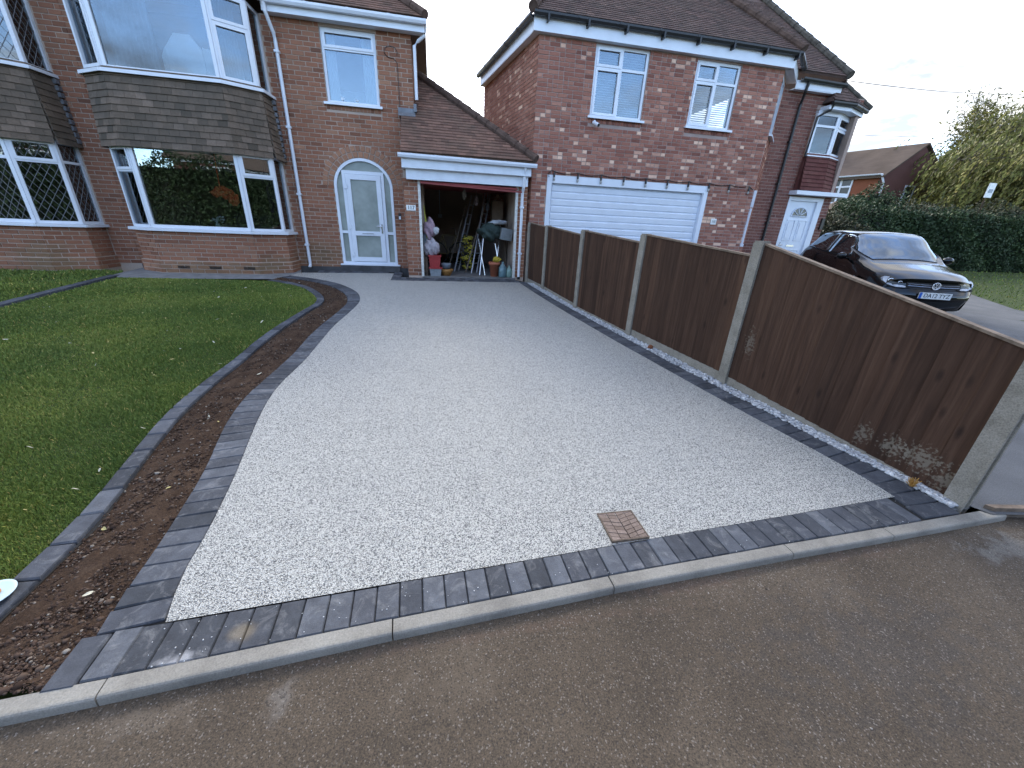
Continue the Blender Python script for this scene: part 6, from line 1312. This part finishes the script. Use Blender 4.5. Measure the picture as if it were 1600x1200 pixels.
for L_ in limbs:
    for k in range(rl_.randint(54, 70)):
        p = L_+V((rl_.gauss(0, .75), rl_.gauss(0, .7), rl_.gauss(.2, .55))); ln = rl_.uniform(.5, 2.0)*(1 if L_.z < 6.5 else .75); w_ = V((-.35+rl_.gauss(0, .25), rl_.gauss(0, .2), 0)); tt = rl_.gauss(.5, .18); q = p
        if k % 4 == 0: mt.tube([L_, L_.lerp(p, .6)+V((0, 0, .1)), p, p+(D*.5+w_*.3)*ln], .016, 3, cap=False)
        for j in range(int(ln/.09)):
            f = j*.09/ln; q = p+(V((0, 0, -1))*(f*ln)*(.45+.4*f)+V((-.55, 0, 0))*ln*f*(1.05-.35*f)+w_*f*ln*.6); C.append((q.x+rl_.gauss(0, .04), q.y+rl_.gauss(0, .04), q.z+rl_.gauss(0, .03))); T.append(min(1, max(0, tt+rl_.gauss(0, .14))))
mt.build('twig', TWIG, tr, fix=False)
C = np.array(C); ok = C[:, 2] > 1.4; leafcloud('crown', C[ok], .085, WILLOW, np.array(T)[ok], tr, drop=(-.45, 0, -.75), elong=1.3)
# sparse bare-topped tree further right
t2 = thing('bare_tree', 'sparse thin-twigged tree behind the willow', 'tree', (39, 24, .6)); m = MB(); m.tube([(39, 24, .5), (39, 24, 6)], .25, 8, r2=.12); m.build('trunk', BARK, t2); m = MB(); C = []
for k in range(150):
    a = rl_.uniform(0, 6.28); s0 = V((39, 24, rl_.uniform(3.5, 7))); e = s0+V((math.cos(a)*rl_.uniform(1, 4.2), math.sin(a)*rl_.uniform(1, 3), rl_.uniform(2, 5.6))); md = s0.lerp(e, .5)+V((rl_.gauss(0, .2), 0, .3)); m.tube([s0, md, e], .035, 4, r2=.008, cap=False)
    for j in range(5): x = md.lerp(e, j/5); m.tube([x, x+V((rl_.gauss(0, .5), rl_.gauss(0, .5), rl_.uniform(.2, .9)))], .012, 3, cap=False)
    for j in range(110): x = md.lerp(e, rl_.random()); C.append((x.x+rl_.gauss(0, .4), x.y+rl_.gauss(0, .4), x.z+rl_.gauss(0, .4)))
m.build('limb', TWIG, t2, fix=False); leafcloud('crown', C, .08, WILLOW, rng.random(len(C)), t2)
# white sign on a post above the hedge
sg = thing('sign_board', 'small white notice board on a post above the hedge', 'sign', (25.3, 15.1, .6)); m = MB(); m.tube([(25.3, 15.1, .5), (25.3, 15.1, 4.3)], .03, 8); m.build('post', BARK, sg); m = MB(); m.box(25.08, 25.5, 15.03, 15.06, 3.75, 4.35); m.build('board', PLATEW, sg)
m = MB(); m.box(25.17, 25.41, 15.02, 15.029, 3.95, 4.1); m.build('print', simple('sign_grey', (.35, .38, .42)), sg)
# ------------------------------------------------------------------ far houses
BRF = brick_mat('brick_far', [(0, (.2, .07, .04)), (.5, (.27, .1, .055)), (1, (.33, .14, .08))]); BRF2 = brick_mat('brick_far_dark', [(0, (.12, .055, .05)), (.5, (.15, .075, .065)), (1, (.19, .1, .085))])
SLT = Mat('far_roof', .9, .2); SLT.base(SLT.mix(.5, SLT.ramp(SLT.noise(.8, 5), [(.3, (.095, .068, .052)), (.7, (.14, .102, .08))]), SLT.ramp(SLT.noise(5, 4, stretch=(.3, .3, 5)), [(.3, (.75, .75, .75)), (.7, (1.15, 1.15, 1.15))]), 'MULTIPLY')); SLT = SLT.m
fh = thing('brick_house', 'distant gabled brick house with brown roof left of the willow', 'house', (28, 22, .62))
a = V((28.0, 22.1, 0)); g = V((32.6, 22.15, 0)); gd = (g-a).normalized(); fd2 = V((-.30, 1, 0)).normalized(); Lh = 9.5   # gable wall a-g faces the camera, front runs away from a
ze, zp = 5.6, 7.3; mid = (a+g)/2
def hexa(mb, P0, P1, P2, P3, z0, z1): mb.prism([p+Z*z0 for p in (P0, P1, P2, P3)], Z*(z1-z0))
b_, e_ = a+fd2*Lh, g+fd2*Lh
m = MB(); m.prism([a+Z*.5, g+Z*.5, g+Z*ze, mid+Z*zp, a+Z*ze], fd2*.25); m.build('gable_wall', BRF2, fh)
m = MB(); m.prism([a+fd2*.251+Z*.5, b_+Z*.5, b_+Z*ze, a+fd2*.251+Z*ze], gd*.25); m.prism([g+fd2*.251+Z*.5, e_+Z*.5, e_+Z*ze, g+fd2*.251+Z*ze], -gd*.25); m.prism([b_+Z*.5, e_+Z*.5, e_+Z*ze, b_+(e_-b_)*.5+Z*zp, b_+Z*ze], -fd2*.2); m.build('wall', BRF, fh)
m = MB(); ov = fd2*-.15
for s_, p in ((-1, a), (1, g)):
    q = p+gd*s_*.3; zz = ze-.3*(zp-ze)/2.3
    m.prism([q+ov+Z*(zz+.03), mid+ov+Z*(zp+.06), mid+fd2*(Lh+.2)+Z*(zp+.06), q+fd2*(Lh+.2)+Z*(zz+.03)], Z*.1)
rf = m.build('roof', SLT, fh)
m = MB(); cc = mid+fd2*6.2; hexa(m, cc-gd*.4-fd2*.6, cc+gd*.4-fd2*.6, cc+gd*.4+fd2*.6, cc-gd*.4+fd2*.6, 6.8, 8.6); hexa(m, cc-gd*.46-fd2*.66, cc+gd*.46-fd2*.66, cc+gd*.46+fd2*.66, cc-gd*.46+fd2*.66, 8.6, 8.8)
for k in (-.3, .3): m.lathe(cc+fd2*k+Z*8.8, [(.13, 0), (.1, .3), (.12, .32)], 8)
m.build('chimney', BRF2, rf)
m = MB(); nf = -gd; gutter(fh, [a+nf*.32+Z*(ze+.02), b_+nf*.32+Z*(ze+.02)], r=.09); m.prism([a+nf*.26+Z*(ze-.2), b_+nf*.26+Z*(ze-.2), b_+nf*.26+Z*(ze-.03), a+nf*.26+Z*(ze-.03)], gd*.03); m.build('fascia', UPVC, fh)
m = MB(); m.tube([a+nf*.3+Z*ze, a+nf*.05-fd2*.08+Z*(ze-.5), a+nf*.05-fd2*.08+Z*.6], .06, 6); m.build('downpipe', UPVC, fh); m = MB(); m.tube([g+gd*.3+Z*(ze-.05), g-gd*.15-fd2*.08+Z*(ze-.6), g-gd*.2-fd2*.08+Z*.6], .06, 6); m.build('downpipe', UPVC, fh)
DKG = simple('dark_far_glass', (.03, .035, .04), .1, .6)
def fwin(P0, u, w, h_, xs, root, zs=()):
    n = V((u.y, -u.x, 0)); m = MB(); B = lambda *q: m.ob(P0, u, n, *q)
    B(0, w, -.02, .05, 0, .08); B(0, w, -.02, .05, h_-.08, h_); B(0, .08, -.02, .05, .08, h_-.08); B(w-.08, w, -.02, .05, .08, h_-.08)
    for x in xs: B(x-.06, x+.06, -.02, .05, .08, h_-.08)
    for (x0, x1, z) in zs: B(x0, x1, -.02, .049, z-.05, z+.05)
    f = m.build('window', UPVC, root); m = MB(); B(.06, w-.06, -.01, .02, .06, h_-.06); m.build('pane', DKG, f)
uF = -fd2; off = nf*.01
fwin(b_+off-fd2*.0+uF*1.2+Z*4.0, uF, 3.6, 1.5, [2.0, 2.9], fh, [(2.06, 2.84, 1.0)]); fwin(a+off+fd2*2.9+Z*4.0, uF, 1.3, 1.5, [.65], fh, [(.08, .6, 1.0), (.7, 1.22, 1.0)])
m = MB(); m.prism([a+off+fd2*3.0+Z*4, a+off+fd2*3.6+Z*4, a+off+fd2*3.6+Z*5.5, a+off+fd2*3.0+Z*5.5], nf*.03); m.build('panel', flat('maroon_panel', (.12, .03, .04)), fh)
fwin(a+off+fd2*8.2+Z*1.4, uF, 6.5, 1.2, [1.2, 2.6, 3.9, 5.2], fh, [(.1, 6.4, .8)]); m = MB(); m.prism([a+off+fd2*9+Z*2.75, a+off+fd2*.5+Z*2.75, a+off+fd2*.5+Z*2.95, a+off+fd2*9+Z*2.95], nf*.8); m.build('porch_roof', UPVC2, fh)
fwin(a+gd*1.9-fd2*.005+Z*3.7, gd, .8, 1.4, [], fh)
# aerials
ae = thing('tv_aerial', 'pair of thin television aerials on the distant chimney', 'aerial', tuple(cc+Z*8.8)); m = MB()
for k, hh in ((-.5, 2.3), (.5, 2.6)):
    p = cc+fd2*k; m.tube([p+Z*8.6, p+Z*(8.8+hh)], .03, 5); m.tube([p-gd*1.4+Z*(8.8+hh), p+gd*1.6+Z*(8.85+hh)], .022, 5)
    for j in range(7): x = p+gd*(-1.3+j*.42)+Z*(8.8+hh); m.tube([x-fd2*.25, x+fd2*.25], .014, 4)
m.build('mast', simple('aerial_metal', (.2, .2, .2), .5), ae)
sh = thing('garden_shed', 'small dark shed with white barge boards behind the hedge', 'shed', (21.5, 17.2, .62)); m = MB(); m.prism([(20.6, 17, .6), (22.6, 17, .6), (22.6, 17, 2.9), (21.6, 17, 3.45), (20.6, 17, 2.9)], (0, 2, 0)); m.build('wall', WOODTOP, sh); m = MB()
for s_ in (-1, 1): m.prism([(21.6, 16.9, 3.6), (21.6+s_*1.25, 16.9, 2.9), (21.6+s_*1.25, 16.9, 2.78), (21.6, 16.9, 3.46)], (0, .06, 0))
m.build('barge_board', UPVC, sh); m = MB()
for s_ in (-1, 1): m.prism([(21.6, 16.97, 3.6), (21.6+s_*1.2, 16.97, 2.93), (21.6+s_*1.2, 16.97, 2.88), (21.6, 16.97, 3.54)], (0, 2.2, 0))
m.build('roof', SLT, sh)
rh = thing('brick_house', 'orange brick house half hidden at the far right behind the willow', 'house', (48, 27, .62)); m = MB(); m.box(45.5, 60, 27, 35, .5, 5.0); m.build('wall', BRF, rh); m = MB(); m.prism([(45, 26.6, 5), (45, 35.4, 5), (45, 31, 8)], (16, 0, 0)); m.build('roof', SLT, rh); fwin(V((47.5, 26.99, 3.2)), X1, 1.6, 1.2, [.8], rh)
# overhead cables
for i, (p, q, lab) in enumerate((((10.3, 12, 6.1), (60, 32, 15.8), 'upper overhead cable crossing the sky to the right'), ((29, 27, 8.7), (52, 33, 11.9), 'lower thin overhead cable above the distant house'))):
    m = MB(); A, B = V(p), V(q); m.tube([A.lerp(B, t)-Z*(1.0*4*t*(1-t))*(.6 if i == 0 else .3) for t in LS(0, 1, 24)], .013-.003*i, 5); tag(m.build('overhead_cable', BLACKP), lab, 'cable')
th = thing('hedge', 'added tall hedge out of view across the road, darkening the lower window reflections', 'hedge', (0, -14, -.1)); n = 60000; X = rng.uniform(-28, 28, n); Zh = -.1+(4.9+.5*np.sin(X*.7)+.35*np.sin(X*2.1))*rng.random(n); leafcloud('foliage', np.stack([X, -13.5+rng.normal(0, .25, n), Zh], 1), .1, HEDGE, rng.beta(2, 3, n), th, elong=1.1)  # unseen hedge added to darken what the lower windows reflect
m = MB(); m.box(-28, 28, -15, -13.8, -.2, 4.2); m.build('dark_core', bpy.data.materials['hedge_core'], th)  # near-black fill painting the shade inside the added hedge
# houses across the road behind the photographer, seen mirrored in the lower windows
for i, x in enumerate((-13.5, 1.5, 16.5)):
    o = thing('brick_house', ['opposite house on the west, mirrored in the bay windows', 'opposite house in the middle, mirrored in the bay windows', 'opposite house on the east, mirrored in the bay windows'][i], 'house', (x, -20, -.1)); m = MB(); m.box(x-5.5, x+5.5, -26, -18, -.2, 5.2); m.build('wall', BRF2, o); m = MB(); m.prism([(x-6, -17.6, 5.2), (x-6, -26.4, 5.2), (x-6, -22, 8.3)], (12, 0, 0)); m.build('roof', SLT, o)
    for wx in (-4, 1.6):
        for z_ in (.8, 3.4): fwin(V((x+wx+2.4, -17.99, z_)), V((-1, 0, 0)), 2.4, 1.4, [.8, 1.6], o)
    m = MB(); m.box(x-5.6, x+5.6, -17.99, -17.9, 5.0, 5.25); m.build('fascia', UPVC, o)
for o in bpy.data.objects:
    if '_off' in o: del o['_off']
